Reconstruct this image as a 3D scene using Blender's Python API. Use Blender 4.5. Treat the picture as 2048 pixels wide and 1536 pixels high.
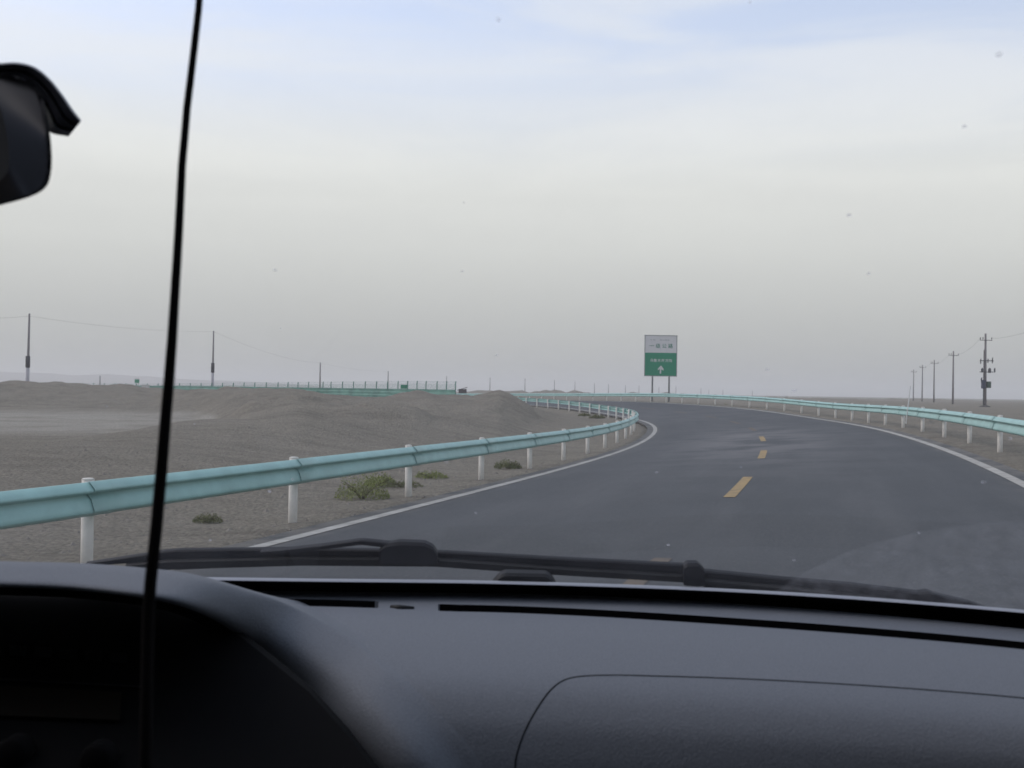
import bpy, math, random
import numpy as np
from mathutils import Vector
from mathutils.bvhtree import BVHTree
random.seed(7); rng = np.random.default_rng(7)
for o in list(bpy.data.objects): bpy.data.objects.remove(o)
SC = bpy.context.scene
COL = SC.collection
R = math.radians

# ------------------------------------------------------------------ camera
F = 2200.0; CX = 1024.0; CY = 768.0
CAMZ = 1.5
PITCH = math.atan(15.0 / F); ROLL = 0.0146
_r0 = Vector((1, 0, 0)); _u0 = Vector((0, -math.sin(PITCH), math.cos(PITCH)))
FWD = Vector((0, math.cos(PITCH), math.sin(PITCH)))
RIGHT = _r0 * math.cos(ROLL) + _u0 * math.sin(ROLL)
UP = _u0 * math.cos(ROLL) - _r0 * math.sin(ROLL)
CAM = Vector((0, 0, CAMZ))
cd = bpy.data.cameras.new('camera'); cam = bpy.data.objects.new('camera', cd); COL.objects.link(cam)
from mathutils import Matrix
M3 = Matrix((RIGHT, UP, -FWD)).transposed()
cam.matrix_world = Matrix.Translation(CAM) @ M3.to_4x4()
cd.sensor_width = 36.0; cd.lens = F / 2048.0 * 36.0
cd.clip_start = 0.02; cd.clip_end = 20000
cd.dof.use_dof = True; cd.dof.focus_distance = 3.2; cd.dof.aperture_fstop = 16.5
SC.camera = cam

# ------------------------------------------------------------------ sky, sun, exposure
SUN_EL, SUN_AZ = R(44), R(-75)          # azimuth from +Y towards +X
w = bpy.data.worlds.new('World'); SC.world = w; w.use_nodes = True
nt = w.node_tree; nt.nodes.clear()
def N(t, **kw):
    n = nt.nodes.new(t)
    for k, v in kw.items(): setattr(n, k, v)
    return n
def L(a, b): nt.links.new(a, b)
def math_n(op, a, b=None, clamp=False):
    n = N('ShaderNodeMath', operation=op, use_clamp=clamp)
    for i, v in enumerate((a, b)):
        if v is None: continue
        if isinstance(v, (int, float)): n.inputs[i].default_value = v
        else: L(v, n.inputs[i])
    return n.outputs[0]
out = N('ShaderNodeOutputWorld'); bg = N('ShaderNodeBackground'); bg.inputs['Strength'].default_value = 0.1
L(bg.outputs[0], out.inputs[0])
sky = N('ShaderNodeTexSky'); sky.sky_type = 'NISHITA'; sky.sun_disc = False
sky.sun_elevation = SUN_EL; sky.sun_rotation = SUN_AZ
sky.air_density = 1.0; sky.dust_density = 2.0; sky.ozone_density = 1.5
tc = N('ShaderNodeTexCoord'); sep = N('ShaderNodeSeparateXYZ'); L(tc.outputs['Generated'], sep.inputs[0])
zz = sep.outputs['Z']
ramp = N('ShaderNodeValToRGB'); cr = ramp.color_ramp      # dusty overcast veil by elevation
stops = [(0.0, (.428, .428, .418)), (.06, (.56, .562, .545)), (.127, (.725, .727, .706)), (.2, (.82, .822, .806)), (.28, (.81, .82, .85)), (.6, (.72, .76, .83)), (1.0, (.64, .70, .80))]
cr.elements[0].position = stops[0][0]; cr.elements[0].color = (*stops[0][1], 1)
cr.elements[1].position = 1.0; cr.elements[1].color = (*stops[-1][1], 1)
for p, c in stops[1:-1]:
    e = cr.elements.new(p); e.color = (*c, 1)
L(zz, ramp.inputs[0])
veil = N('ShaderNodeMix', data_type='RGBA', blend_type='MULTIPLY'); veil.inputs['Factor'].default_value = 1
L(ramp.outputs[0], veil.inputs['A']); veil.inputs['B'].default_value = (10, 10, 10, 1)
mp = N('ShaderNodeMapping'); L(tc.outputs['Generated'], mp.inputs[0]); mp.inputs['Scale'].default_value = (2.2, 2.2, 13.0); mp.inputs['Location'].default_value = (11.1, 3.9, 2.7)
noi = N('ShaderNodeTexNoise'); noi.inputs['Scale'].default_value = 1.3; noi.inputs['Detail'].default_value = 7; noi.inputs['Roughness'].default_value = .52; noi.inputs['Distortion'].default_value = .5
L(mp.outputs[0], noi.inputs['Vector'])
cl = N('ShaderNodeMapRange', interpolation_type='SMOOTHSTEP'); cl.inputs['From Min'].default_value = .36; cl.inputs['From Max'].default_value = .66
L(noi.outputs['Fac'], cl.inputs['Value'])
gap = N('ShaderNodeMapRange', interpolation_type='SMOOTHSTEP'); gap.inputs['From Min'].default_value = .17; gap.inputs['From Max'].default_value = .36
L(zz, gap.inputs['Value'])
blue_f = math_n('MULTIPLY', gap.outputs[0], math_n('SUBTRACT', 1.0, math_n('MULTIPLY', cl.outputs[0], .55)))
blue_f = math_n('MULTIPLY', blue_f, .58)
skyc = N('ShaderNodeMix', data_type='RGBA', blend_type='MULTIPLY'); skyc.inputs['Factor'].default_value = 1
L(sky.outputs[0], skyc.inputs['A']); skyc.inputs['B'].default_value = (2.7, 2.5, 2.6, 1)
mx = N('ShaderNodeMix', data_type='RGBA'); L(blue_f, mx.inputs['Factor']); L(veil.outputs['Result'], mx.inputs['A']); L(skyc.outputs['Result'], mx.inputs['B'])
# faint brighter cloud crests low in the veil
cb = N('ShaderNodeMix', data_type='RGBA', blend_type='ADD'); L(mx.outputs['Result'], cb.inputs['A']); cb.inputs['B'].default_value = (.6, .58, .53, 1)
band = N('ShaderNodeMapRange', interpolation_type='SMOOTHSTEP'); band.inputs['From Min'].default_value = .09; band.inputs['From Max'].default_value = .24
L(zz, band.inputs['Value'])
L(math_n('MULTIPLY', band.outputs[0], cl.outputs[0]), cb.inputs['Factor'])
L(cb.outputs['Result'], bg.inputs['Color'])
sl = bpy.data.lights.new('sun', 'SUN'); so = bpy.data.objects.new('sun', sl); COL.objects.link(so)
sl.energy = 0.55; sl.angle = R(35); sl.color = (1, .95, .88)
sd = Vector((math.sin(SUN_AZ) * math.cos(SUN_EL), math.cos(SUN_AZ) * math.cos(SUN_EL), math.sin(SUN_EL)))
so.rotation_euler = sd.to_track_quat('Z', 'Y').to_euler(); so.location = (0, 0, 60)
vs = SC.view_settings; vs.view_transform = 'Standard'; vs.look = 'None'; vs.exposure = 0.0; vs.gamma = 1.0; vs.use_curve_mapping = False
cy = SC.cycles
cy.volume_bounces = 1; cy.transparent_max_bounces = 12; cy.max_bounces = 8; cy.sample_clamp_indirect = 4
cy.use_denoising = True

# ------------------------------------------------------------------ material helpers
MATS = {}
def mat(name, col, rough=.7, spec=.3, noise=None, metallic=0., bump=None, col2=None, coord='Object'):
    """noise = (scale, amount): colour breakup between col and col2 (or darker col)."""
    if name in MATS: return MATS[name]
    m = bpy.data.materials.new(name); m.use_nodes = True; t = m.node_tree; b = t.nodes['Principled BSDF']
    b.inputs['Base Color'].default_value = (*col, 1); b.inputs['Roughness'].default_value = rough
    b.inputs['Specular IOR Level'].default_value = spec; b.inputs['Metallic'].default_value = metallic
    co = t.nodes.new('ShaderNodeTexCoord')
    if noise:
        n = t.nodes.new('ShaderNodeTexNoise'); n.inputs['Scale'].default_value = noise[0]; n.inputs['Detail'].default_value = 6; n.inputs['Roughness'].default_value = .65
        t.links.new(co.outputs[coord], n.inputs['Vector'])
        mr = t.nodes.new('ShaderNodeMapRange'); mr.inputs['From Min'].default_value = .3; mr.inputs['From Max'].default_value = .7
        t.links.new(n.outputs['Fac'], mr.inputs['Value'])
        x = t.nodes.new('ShaderNodeMix'); x.data_type = 'RGBA'
        c2 = col2 if col2 else tuple(c * (1 - noise[1]) for c in col)
        x.inputs['A'].default_value = (*col, 1); x.inputs['B'].default_value = (*c2, 1)
        t.links.new(mr.outputs[0], x.inputs['Factor']); t.links.new(x.outputs['Result'], b.inputs['Base Color'])
    if bump:
        n2 = t.nodes.new('ShaderNodeTexNoise'); n2.inputs['Scale'].default_value = bump[0]; n2.inputs['Detail'].default_value = 5
        t.links.new(co.outputs[coord], n2.inputs['Vector'])
        bp = t.nodes.new('ShaderNodeBump'); bp.inputs['Strength'].default_value = bump[1]; bp.inputs['Distance'].default_value = bump[2]
        t.links.new(n2.outputs['Fac'], bp.inputs['Height']); t.links.new(bp.outputs[0], b.inputs['Normal'])
    MATS[name] = m
    return m

def ground_material():
    m = bpy.data.materials.new('desert_gravel'); m.use_nodes = True; t = m.node_tree; b = t.nodes['Principled BSDF']
    b.inputs['Roughness'].default_value = .95; b.inputs['Specular IOR Level'].default_value = .1
    co = t.nodes.new('ShaderNodeTexCoord')
    def noise(scale, det=5, rough=.6, vec=None):
        n = t.nodes.new('ShaderNodeTexNoise'); n.inputs['Scale'].default_value = scale; n.inputs['Detail'].default_value = det; n.inputs['Roughness'].default_value = rough
        t.links.new(vec or co.outputs['Object'], n.inputs['Vector']); return n.outputs['Fac']
    def mix(f, a, c):
        x = t.nodes.new('ShaderNodeMix'); x.data_type = 'RGBA'
        for s, v in (('Factor', f), ('A', a), ('B', c)):
            if isinstance(v, tuple): x.inputs[s].default_value = (*v, 1)
            elif isinstance(v, float): x.inputs[s].default_value = v
            else: t.links.new(v, x.inputs[s])
        return x.outputs['Result']
    def rng_(v, a, c, lo=0., hi=1.):
        r = t.nodes.new('ShaderNodeMapRange'); r.inputs['From Min'].default_value = a; r.inputs['From Max'].default_value = c; r.inputs['To Min'].default_value = lo; r.inputs['To Max'].default_value = hi
        t.links.new(v, r.inputs['Value']); return r.outputs[0]
    big = rng_(noise(.11, 4), .35, .65); mid = rng_(noise(.9, 6, .7), .3, .7); fine = rng_(noise(14, 4, .75), .3, .7)
    c = mix(big, GC[0], GC[1])
    c = mix(rng_(mid, 0, 1, 0, .7), c, GC[2])
    mp_ = t.nodes.new('ShaderNodeMapping'); mp_.inputs['Scale'].default_value = (.5, 2.2, 1); mp_.inputs['Rotation'].default_value = (0, 0, .35); t.links.new(co.outputs['Object'], mp_.inputs[0])
    c = mix(rng_(noise(.55, 6, .7, mp_.outputs[0]), .50, .72, 0, .55), c, (.125, .108, .09))
    at = t.nodes.new('ShaderNodeAttribute'); at.attribute_name = 'silt'
    sm = t.nodes.new('ShaderNodeMath'); sm.operation = 'MULTIPLY'; t.links.new(at.outputs['Fac'], sm.inputs[0]); t.links.new(rng_(noise(.35, 4), .2, .55), sm.inputs[1])
    c = mix(sm.outputs[0], c, GC[3])
    vo = t.nodes.new('ShaderNodeTexVoronoi'); vo.inputs['Scale'].default_value = 16; t.links.new(co.outputs['Object'], vo.inputs['Vector'])
    sp = t.nodes.new('ShaderNodeSeparateColor'); t.links.new(vo.outputs['Color'], sp.inputs[0])
    hs = t.nodes.new('ShaderNodeMix'); hs.data_type = 'RGBA'; hs.blend_type = 'MULTIPLY'; hs.inputs['Factor'].default_value = 1
    g = t.nodes.new('ShaderNodeMath'); g.operation = 'MULTIPLY'; t.links.new(rng_(sp.outputs[0], 0, 1, .84, 1.14), g.inputs[0]); t.links.new(rng_(fine, 0, 1, .85, 1.15), g.inputs[1])
    cb = t.nodes.new('ShaderNodeCombineColor')
    for i in range(3): t.links.new(g.outputs[0], cb.inputs[i])
    t.links.new(c, hs.inputs['A']); t.links.new(cb.outputs[0], hs.inputs['B'])
    t.links.new(hs.outputs['Result'], b.inputs['Base Color'])
    bp = t.nodes.new('ShaderNodeBump'); bp.inputs['Strength'].default_value = 1.0; bp.inputs['Distance'].default_value = .11
    hsum = t.nodes.new('ShaderNodeMath'); hsum.operation = 'ADD'; t.links.new(noise(2.2, 9, .78), hsum.inputs[0]); t.links.new(rng_(vo.outputs['Distance'], 0, .8, .35, 0), hsum.inputs[1])
    t.links.new(hsum.outputs[0], bp.inputs['Height']); t.links.new(bp.outputs[0], b.inputs['Normal'])
    return m
GC = [(.230, .210, .172), (.184, .168, .138), (.266, .244, .202), (.330, .310, .268)]

# ------------------------------------------------------------------ object helpers
def mesh(name, verts, faces, m=None, smooth=False):
    me = bpy.data.meshes.new(name)
    me.from_pydata([tuple(v) for v in verts], [], [tuple(f) for f in faces])
    if m is not None:
        for x in (m if isinstance(m, (list, tuple)) else [m]): me.materials.append(x)
    if smooth: me.polygons.foreach_set('use_smooth', [True] * len(me.polygons))
    me.update()
    return me
def link(name, me, parent=None, loc=(0, 0, 0)):
    o = bpy.data.objects.new(name, me); COL.objects.link(o); o.location = loc
    if parent is not None: o.parent = parent
    return o
def tag(o, label, cat, group=None):
    o['label'] = label; o['category'] = cat
    if group: o['group'] = group
    return o
def structure(o): o['kind'] = 'structure'; return o
def stuff(o): o['kind'] = 'stuff'; return o
def empty(name, loc=(0, 0, 0)):
    o = bpy.data.objects.new(name, None); COL.objects.link(o); o.location = loc; o.empty_display_size = .2
    return o
class MB:
    def __init__(s): s.v = []; s.f = []
    def add(s, v, f):
        n = len(s.v); s.v += [tuple(x) for x in v]; s.f += [tuple(i + n for i in q) for q in f]
    def box(s, c, d, rz=0.):
        cx, cy_, cz = c; a, b, h = d[0] / 2, d[1] / 2, d[2] / 2; cs, sn = math.cos(rz), math.sin(rz)
        p = [(x, y, z) for z in (-h, h) for x, y in ((-a, -b), (a, -b), (a, b), (-a, b))]
        s.add([(cx + x * cs - y * sn, cy_ + x * sn + y * cs, cz + z) for x, y, z in p], [(3, 2, 1, 0), (4, 5, 6, 7), (0, 1, 5, 4), (1, 2, 6, 5), (2, 3, 7, 6), (3, 0, 4, 7)])
    def tube(s, pts, rad, n=8, caps=True, sub=1):
        pts = [Vector(p) for p in pts]
        if isinstance(rad, (int, float)): rad = [rad] * len(pts)
        v = []; up = None
        for i, p in enumerate(pts):
            d = (pts[min(i + 1, len(pts) - 1)] - pts[max(i - 1, 0)]).normalized()
            if up is None:
                a = Vector((0, 0, 1)) if abs(d.z) < .9 else Vector((1, 0, 0))
                up = (a - d * a.dot(d)).normalized()
            else: up = (up - d * up.dot(d)).normalized()
            sd_ = d.cross(up)
            for k in range(n):
                t = 2 * math.pi * k / n
                v.append(p + (up * math.cos(t) + sd_ * math.sin(t)) * rad[i])
        f = [(i * n + k, i * n + (k + 1) % n, (i + 1) * n + (k + 1) % n, (i + 1) * n + k) for i in range(len(pts) - 1) for k in range(n)]
        if caps: f += [tuple(range(n - 1, -1, -1)), tuple(range((len(pts) - 1) * n, len(pts) * n))]
        s.add(v, f)
    def build(s, name, m, parent=None, smooth=False, world=True):
        off = parent_world(parent) if (parent is not None and world) else Vector((0, 0, 0))
        me = mesh(name, [(x - off.x, y - off.y, z - off.z) for x, y, z in s.v], s.f, m, smooth)
        return link(name, me, parent)
def parent_world(o):
    v = Vector((0, 0, 0))
    while o is not None: v += o.location; o = o.parent
    return v
def grid_faces(nr, nc):
    return [(r * nc + c, r * nc + c + 1, (r + 1) * nc + c + 1, (r + 1) * nc + c) for r in range(nr - 1) for c in range(nc - 1)]
def sstep(a, b, x):
    t = np.clip((np.asarray(x, float) - a) / (b - a), 0, 1); return t * t * (3 - 2 * t)
def catmull(x, xp, fp):
    xp = np.asarray(xp, float); fp = np.asarray(fp, float); m = np.gradient(fp, xp)
    x = np.clip(x, xp[0], xp[-1]); i = np.clip(np.searchsorted(xp, x) - 1, 0, len(xp) - 2)
    h = xp[i + 1] - xp[i]; t = (x - xp[i]) / h
    return (2*t**3-3*t**2+1)*fp[i] + (t**3-2*t**2+t)*h*m[i] + (-2*t**3+3*t**2)*fp[i+1] + (t**3-t**2)*h*m[i+1]
def px2azx(px): return (px - CX) / F
def hor(px): return 783.0 + .0146 * (px - CX)
def zat(px, py, D): return CAMZ - (py - hor(px)) * D / F      # height of a sight line at distance D
def xat(px, D): return (px - CX) * D / F

# ------------------------------------------------------------------ the road (curving ramp)
ROAD = [-1.86689, 0.32371, 4.19379, 1.0085, 1.05155]
WID = ROAD[2]; OIN = WID + ROAD[3]; OOUT = WID + ROAD[4]
kn = np.array([-10, 0, 15, 30, 45, 60, 75, 90, 105, 125, 150, 180, 200, 225, 250, 290, 400.])
kv = np.array([-.00109, -.00136, -.00308, -.0038, -.0044, -.00799, -.00818, -.00619, -.00465, -.00336, -.00256, -.00216, -.008, -.010, -.003, 0, 0])
zn = np.array([-10, 15, 40, 60, 80, 100, 130, 180, 230, 400.])
ev = np.array([-.00726, .03836, .06811, .06134, .0791, .06772, .03659, 0, 0, 0])
zv = np.array([-.20, .01596, .02638, .06823, .23271, .40544, .39112, .25, .3, .3])
DS = .5; S = np.arange(-10, 360, DS); I0 = 20
kk = catmull(S, kn, kv); HD = ROAD[1] + np.cumsum(kk) * DS; HD += ROAD[1] - HD[I0]
RX = np.cumsum(np.sin(HD)) * DS; RX += ROAD[0] - RX[I0]
RY = np.cumsum(np.cos(HD)) * DS; RY -= RY[I0]
EE = catmull(S, zn, ev); ZZ = catmull(S, zn, zv)
def rp(s, o, up=0.):
    """point of the road frame: s along, o to the right of the centre line, up above the banked surface"""
    g = lambda a: float(np.interp(s, S, a))
    h = g(HD)
    return Vector((g(RX) + math.cos(h) * o, g(RY) - math.sin(h) * o, g(ZZ) + g(EE) * max(-OIN - 1, min(OOUT + 1, o)) + up))
def road_coords(x, y):
    """nearest (s index, signed offset) for arrays"""
    idx = np.zeros(len(x), int)
    P = np.stack([RX, RY], 1)[::2]
    for a in range(0, len(x), 4000):
        d = (x[a:a+4000, None] - P[None, :, 0])**2 + (y[a:a+4000, None] - P[None, :, 1])**2
        idx[a:a+4000] = np.argmin(d, 1) * 2
    dx, dy = x - RX[idx], y - RY[idx]
    al = dx * np.sin(HD[idx]) + dy * np.cos(HD[idx])
    sgn = np.sign(dx * np.cos(HD[idx]) - dy * np.sin(HD[idx]))
    return idx, sgn * np.hypot(dx, dy)

# natural terrain
def vnoise(x, y, seed):
    g = np.random.default_rng(seed).random((64, 64))
    xi, yi = np.floor(x).astype(int), np.floor(y).astype(int); fx, fy = x - xi, y - yi
    fx = fx*fx*(3-2*fx); fy = fy*fy*(3-2*fy)
    a, b, c, d = g[xi % 64, yi % 64], g[(xi+1) % 64, yi % 64], g[xi % 64, (yi+1) % 64], g[(xi+1) % 64, (yi+1) % 64]
    return (a*(1-fx)+b*fx)*(1-fy) + (c*(1-fx)+d*fx)*fy - .5
def fbm(x, y, seed, o=4):
    t = 0
    for k in range(o): t = t + vnoise(x * 2**k + 17*k, y * 2**k + 9*k, seed + k) / 2**k
    return t
CR_P = [-900, -300, 0, 150, 300, 400, 500, 590, 640, 700, 780, 870, 930, 1000, 1045, 1080, 1120, 1200]
CR_Z = [1.5, 1.5, 1.46, 1.46, 1.20, 1.25, 1.29, 1.33, 1.10, .96, .94, .97, 1.0, 1.05, .9, .6, .35, .3]
CR_D = [85, 85, 85, 85, 80, 70, 62, 60, 60, 60, 62, 66, 70, 72, 74, 78, 80, 85]
LO_P = [-900, 300, 400, 450, 500, 600, 700, 850, 1000, 1080, 1200]
LO_D = [55, 55, 50, 41, 33, 25, 22, 24, 30, 48, 60]
HEAPS = [(835, 62, 1.40, 1.25, 2.2), (1000, 71, 1.46, 1.1, 2.2), (905, 66, 1.16, 1.3, 2.0), (60, 82, 1.66, 2.0, 3.0), (250, 80, 1.54, 1.4, 2.5), (590, 58, 1.42, 2.0, 3.0), (470, 64, 1.42, 2.0, 2.5)]
def terrain(x, y):
    D = np.maximum(y, 1.0); p = np.clip(CX + F * x / D, -900, 3000)
    left = np.interp(p, [1080, 1230], [1, 0])
    cz, cdn, lo = np.interp(p, CR_P, CR_Z), np.interp(p, CR_P, CR_D), np.interp(p, LO_P, LO_D)
    rise = sstep(0, 1, (D - lo) / (cdn - lo)); rise = .55 * rise + .45 * np.clip((D - lo) / (cdn - lo), 0, 1)
    fall = sstep(cdn, cdn + 34, D)
    plain = .42 + 0 * x
    zl = (cz * rise) * (1 - fall) + plain * fall + .02
    z = zl * left + np.where(D > 60, .3, .05) * (1 - left)
    rough = .12 * fbm(x * .35, y * .35, 3) + .085 * fbm(x * 1.1, y * 1.1, 11, 3)
    amp = .35 + 1.4 * rise * left * (1 - sstep(90, 130, D))
    z = z + rough * amp
    lump = np.abs(fbm(x * .55, y * .55, 51, 3)) * .34 + np.maximum(0, fbm(x * .22, y * .22, 57, 2) - .08) * .5
    z = z + lump * left * sstep(.10, .45, rise) * (1 - sstep(.86, 1.0, rise)) * (1 - sstep(80, 100, D))
    # low spur in front of the silt hollow
    z = z + .50 * sstep(-12.6, -9.0, x + .5 * fbm(y * .3, x * .2, 77, 2)) * np.exp(-((D - 33) / 6.5)**2) * (1 - sstep(-7.5, -3.5, x)) 
    z = z + .42 * np.exp(-((D - 60 - 3 * fbm(x * .1, x * .05, 78, 2)) / 5)**2) * (1 - sstep(-20, -15, x)) * 0
    for (hx, hy, hz, sx, sy) in ((-15, 25, .14, 3, 3), (-20, 22, .12, 4, 3), (-9.5, 22, .15, 3, 3)):
        z = z + hz * np.exp(-((x-hx)/sx)**2 - ((y-hy)/sy)**2)
    for (hp, hd_, hz, sx, sy) in HEAPS:
        hx = xat(hp, hd_); base = np.interp(hp, CR_P, CR_Z)
        g = np.maximum(0, 1 - np.sqrt(((x-hx)/(2.1*sx))**2 + ((y-hd_)/(2.1*sy))**2)); g = g * g * (3 - 2 * g)
        z = z + (hz - base) * 1.15 * g
    # low dunes towards the horizon
    for (hp, hd_, hz, sx, sy) in ((1085, 330, 1.8, 6, 20), (1110, 340, 1.6, 5, 20), (1160, 350, 1.9, 8, 20), (1270, 360, 1.7, 7, 20), (1320, 370, 1.8, 9, 20), (1345, 380, 1.7, 6, 20), (1500, 300, .9, 5, 20), (1560, 280, .9, 14, 20), (1640, 300, .9, 16, 25), (960, 360, 1.9, 7, 20), (1030, 365, 2.2, 6, 15), (1800, 420, 1.2, 40, 30)):
        z = z + .75 * (hz - .3) * np.exp(-((x-xat(hp, hd_))/sx)**2 - ((y-hd_)/sy)**2) * (1 + .8 * fbm(x*.3, y*.1, 29, 3))
    silt = (1 - sstep(420, 450, p)) * sstep(30, 36, D) * (1 - sstep(54, 62, D)) * sstep(.34, .1, z)
    return z, silt
def ground_z(x, y, with_silt=False):
    x = np.atleast_1d(np.asarray(x, float)); y = np.atleast_1d(np.asarray(y, float))
    idx, o = road_coords(x, y); ao = np.abs(o)
    zr = ZZ[idx] + EE[idx] * np.clip(o, -OIN - 1, OOUT + 1)
    T, silt = terrain(x, y)
    t = sstep(WID + 1.9, WID + 8.5, ao)
    z = (zr - .035 + .02 * fbm(x * 1.7, y * 1.7, 5, 3) * (ao > WID + .8)) * (1 - t) + T * t
    z = z - .35 * np.exp(-((ao - WID - 4.2) / 1.3)**2) * (o > 0)          # shallow ditch outside the outer rail
    z = z - .10 * (1 - sstep(WID + .3, WID + .75, ao))
    return (z, silt * sstep(WID + 4, WID + 9, ao)) if with_silt else z
def gz(x, y): return float(ground_z(x, y)[0])

# ground sheet: polar, fine in front
azf = np.concatenate([np.linspace(-180, -36, 60, endpoint=False), np.linspace(-36, 36, 560, endpoint=False), np.linspace(36, 180, 60)])
rr = [0.4]
while rr[-1] < 6500:
    r_ = rr[-1]; rr.append(r_ + (.35 if r_ < 20 else r_ * (.0135 if r_ < 260 else .05)))
rr = np.array(rr)
AZ, RR = np.meshgrid(np.radians(azf), rr)
gx, gy = (RR * np.sin(AZ)).ravel(), (RR * np.cos(AZ)).ravel()
gzv, gsilt = ground_z(gx, gy, True)
gzv = np.where(RR.ravel() > 1200, .3, gzv)
nr, nc = AZ.shape
me = bpy.data.meshes.new('ground')
iv = np.arange(nr * nc).reshape(nr, nc)
q = np.stack([iv[:-1, :-1], iv[:-1, 1:], iv[1:, 1:], iv[1:, :-1]], -1).reshape(-1, 4)[:, ::-1]
me.vertices.add(nr * nc); me.vertices.foreach_set('co', np.stack([gx, gy, gzv], 1).ravel())
me.loops.add(q.size); me.loops.foreach_set('vertex_index', q.ravel())
me.polygons.add(len(q)); me.polygons.foreach_set('loop_start', np.arange(0, q.size, 4)); me.polygons.foreach_set('loop_total', np.full(len(q), 4))
me.polygons.foreach_set('use_smooth', np.ones(len(q), bool)); me.update(calc_edges=True); me.validate()
at = me.attributes.new('silt', 'FLOAT', 'POINT'); at.data.foreach_set('value', gsilt.astype(np.float32))
me.materials.append(ground_material())
structure(link('ground', me))

# asphalt
def asphalt_material():
    m = bpy.data.materials.new('asphalt'); m.use_nodes = True; t = m.node_tree; b = t.nodes['Principled BSDF']
    b.inputs['Roughness'].default_value = .66; b.inputs['Specular IOR Level'].default_value = .3
    co = t.nodes.new('ShaderNodeTexCoord')
    def nz(scale, det, rough=.6, vec=None):
        n = t.nodes.new('ShaderNodeTexNoise'); n.inputs['Scale'].default_value = scale; n.inputs['Detail'].default_value = det; n.inputs['Roughness'].default_value = rough
        t.links.new(vec or co.outputs['Object'], n.inputs['Vector']); return n.outputs['Fac']
    def mr(v, a, c, lo=0., hi=1.):
        r = t.nodes.new('ShaderNodeMapRange'); r.interpolation_type = 'SMOOTHSTEP'
        for k, q_ in (('From Min', a), ('From Max', c), ('To Min', lo), ('To Max', hi)): r.inputs[k].default_value = q_
        t.links.new(v, r.inputs['Value']); return r.outputs[0]
    def mix(f, a, c):
        x = t.nodes.new('ShaderNodeMix'); x.data_type = 'RGBA'
        for s_, v in (('Factor', f), ('A', a), ('B', c)):
            if isinstance(v, tuple): x.inputs[s_].default_value = (*v, 1)
            else: t.links.new(v, x.inputs[s_])
        return x.outputs['Result']
    def mul(a, c):
        n = t.nodes.new('ShaderNodeMath'); n.operation = 'MULTIPLY'
        for i, v in enumerate((a, c)):
            if isinstance(v, float): n.inputs[i].default_value = v
            else: t.links.new(v, n.inputs[i])
        return n.outputs[0]
    ua = t.nodes.new('ShaderNodeAttribute'); ua.attribute_name = 'road_uv'       # x across, y along
    sx = t.nodes.new('ShaderNodeSeparateXYZ'); t.links.new(ua.outputs['Vector'], sx.inputs[0])
    mp_ = t.nodes.new('ShaderNodeMapping'); mp_.inputs['Scale'].default_value = (1, .09, 1); t.links.new(ua.outputs['Vector'], mp_.inputs[0])
    c = mix(mr(nz(.5, 5), .3, .7), (.024, .027, .031), (.033, .036, .041))
    c = mix(mul(mr(nz(1.1, 5, .65, mp_.outputs[0]), .42, .72), .75), c, (.052, .054, .058))          # streaks worn along the lanes
    wear = t.nodes.new('ShaderNodeAttribute'); wear.attribute_name = 'wear'
    c = mix(mul(mul(wear.outputs['Fac'], mr(nz(.42, 5, .6), .36, .60)), .9), c, (.135, .130, .130))
    dust = t.nodes.new('ShaderNodeAttribute'); dust.attribute_name = 'dust'
    c = mix(mul(dust.outputs['Fac'], mr(nz(1.3, 6, .7), .30, .66)), c, (.165, .148, .124))
    vo = t.nodes.new('ShaderNodeTexVoronoi'); vo.inputs['Scale'].default_value = 70; t.links.new(co.outputs['Object'], vo.inputs['Vector'])
    sc = t.nodes.new('ShaderNodeSeparateColor'); t.links.new(vo.outputs['Color'], sc.inputs[0])
    c = mix(mr(sc.outputs[0], .72, 1, 0, .45), c, (.10, .10, .10))
    t.links.new(c, b.inputs['Base Color'])
    bp = t.nodes.new('ShaderNodeBump'); bp.inputs['Strength'].default_value = .5; bp.inputs['Distance'].default_value = .008
    t.links.new(nz(55, 5), bp.inputs['Height']); t.links.new(bp.outputs[0], b.inputs['Normal'])
    return m
def strip(name, offs, s0, s1, ds, up, m, skirt=0.):
    v = []; ss = np.arange(s0, s1 + 1e-6, ds); cols = list(offs)
    for s in ss:
        row = [rp(s, o, up) for o in cols]
        if skirt: row = [row[0] - Vector((0, 0, skirt))] + row + [row[-1] - Vector((0, 0, skirt))]
        v += row
    n = len(v) // len(ss)
    return mesh(name, v, [f[::-1] for f in grid_faces(len(ss), n)][::1], m, False)
ROFF = [-WID - .38, -WID - .1, -WID + .3, -WID + .9, -2.6, -1.8, -.9, 0, .9, 1.8, 2.6, WID - .9, WID - .3, WID + .1, WID + .38]
rme = strip('road', ROFF, -9, 345, .75, 0, asphalt_material(), .08)
_ss = np.arange(-9, 345 + 1e-6, .75); _oo = np.array([ROFF[0]] + ROFF + [ROFF[-1]])
_so, _of = np.meshgrid(_ss, _oo, indexing='ij')
a_ = rme.attributes.new('road_uv', 'FLOAT_VECTOR', 'POINT'); a_.data.foreach_set('vector', np.stack([_of, _so, 0 * _so], -1).astype(np.float32).ravel())
a_ = rme.attributes.new('wear', 'FLOAT', 'POINT'); a_.data.foreach_set('value', (np.exp(-((_so - 38) / 13)**2) * np.exp(-((_of + .2) / 2.3)**2) + .25 * np.exp(-((_so - 75) / 14)**2)).astype(np.float32).ravel())
a_ = rme.attributes.new('dust', 'FLOAT', 'POINT'); a_.data.foreach_set('value', np.clip((np.abs(_of) - (WID - .35)) / .7, 0, 1).astype(np.float32).ravel())
structure(link('road', rme))
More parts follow.
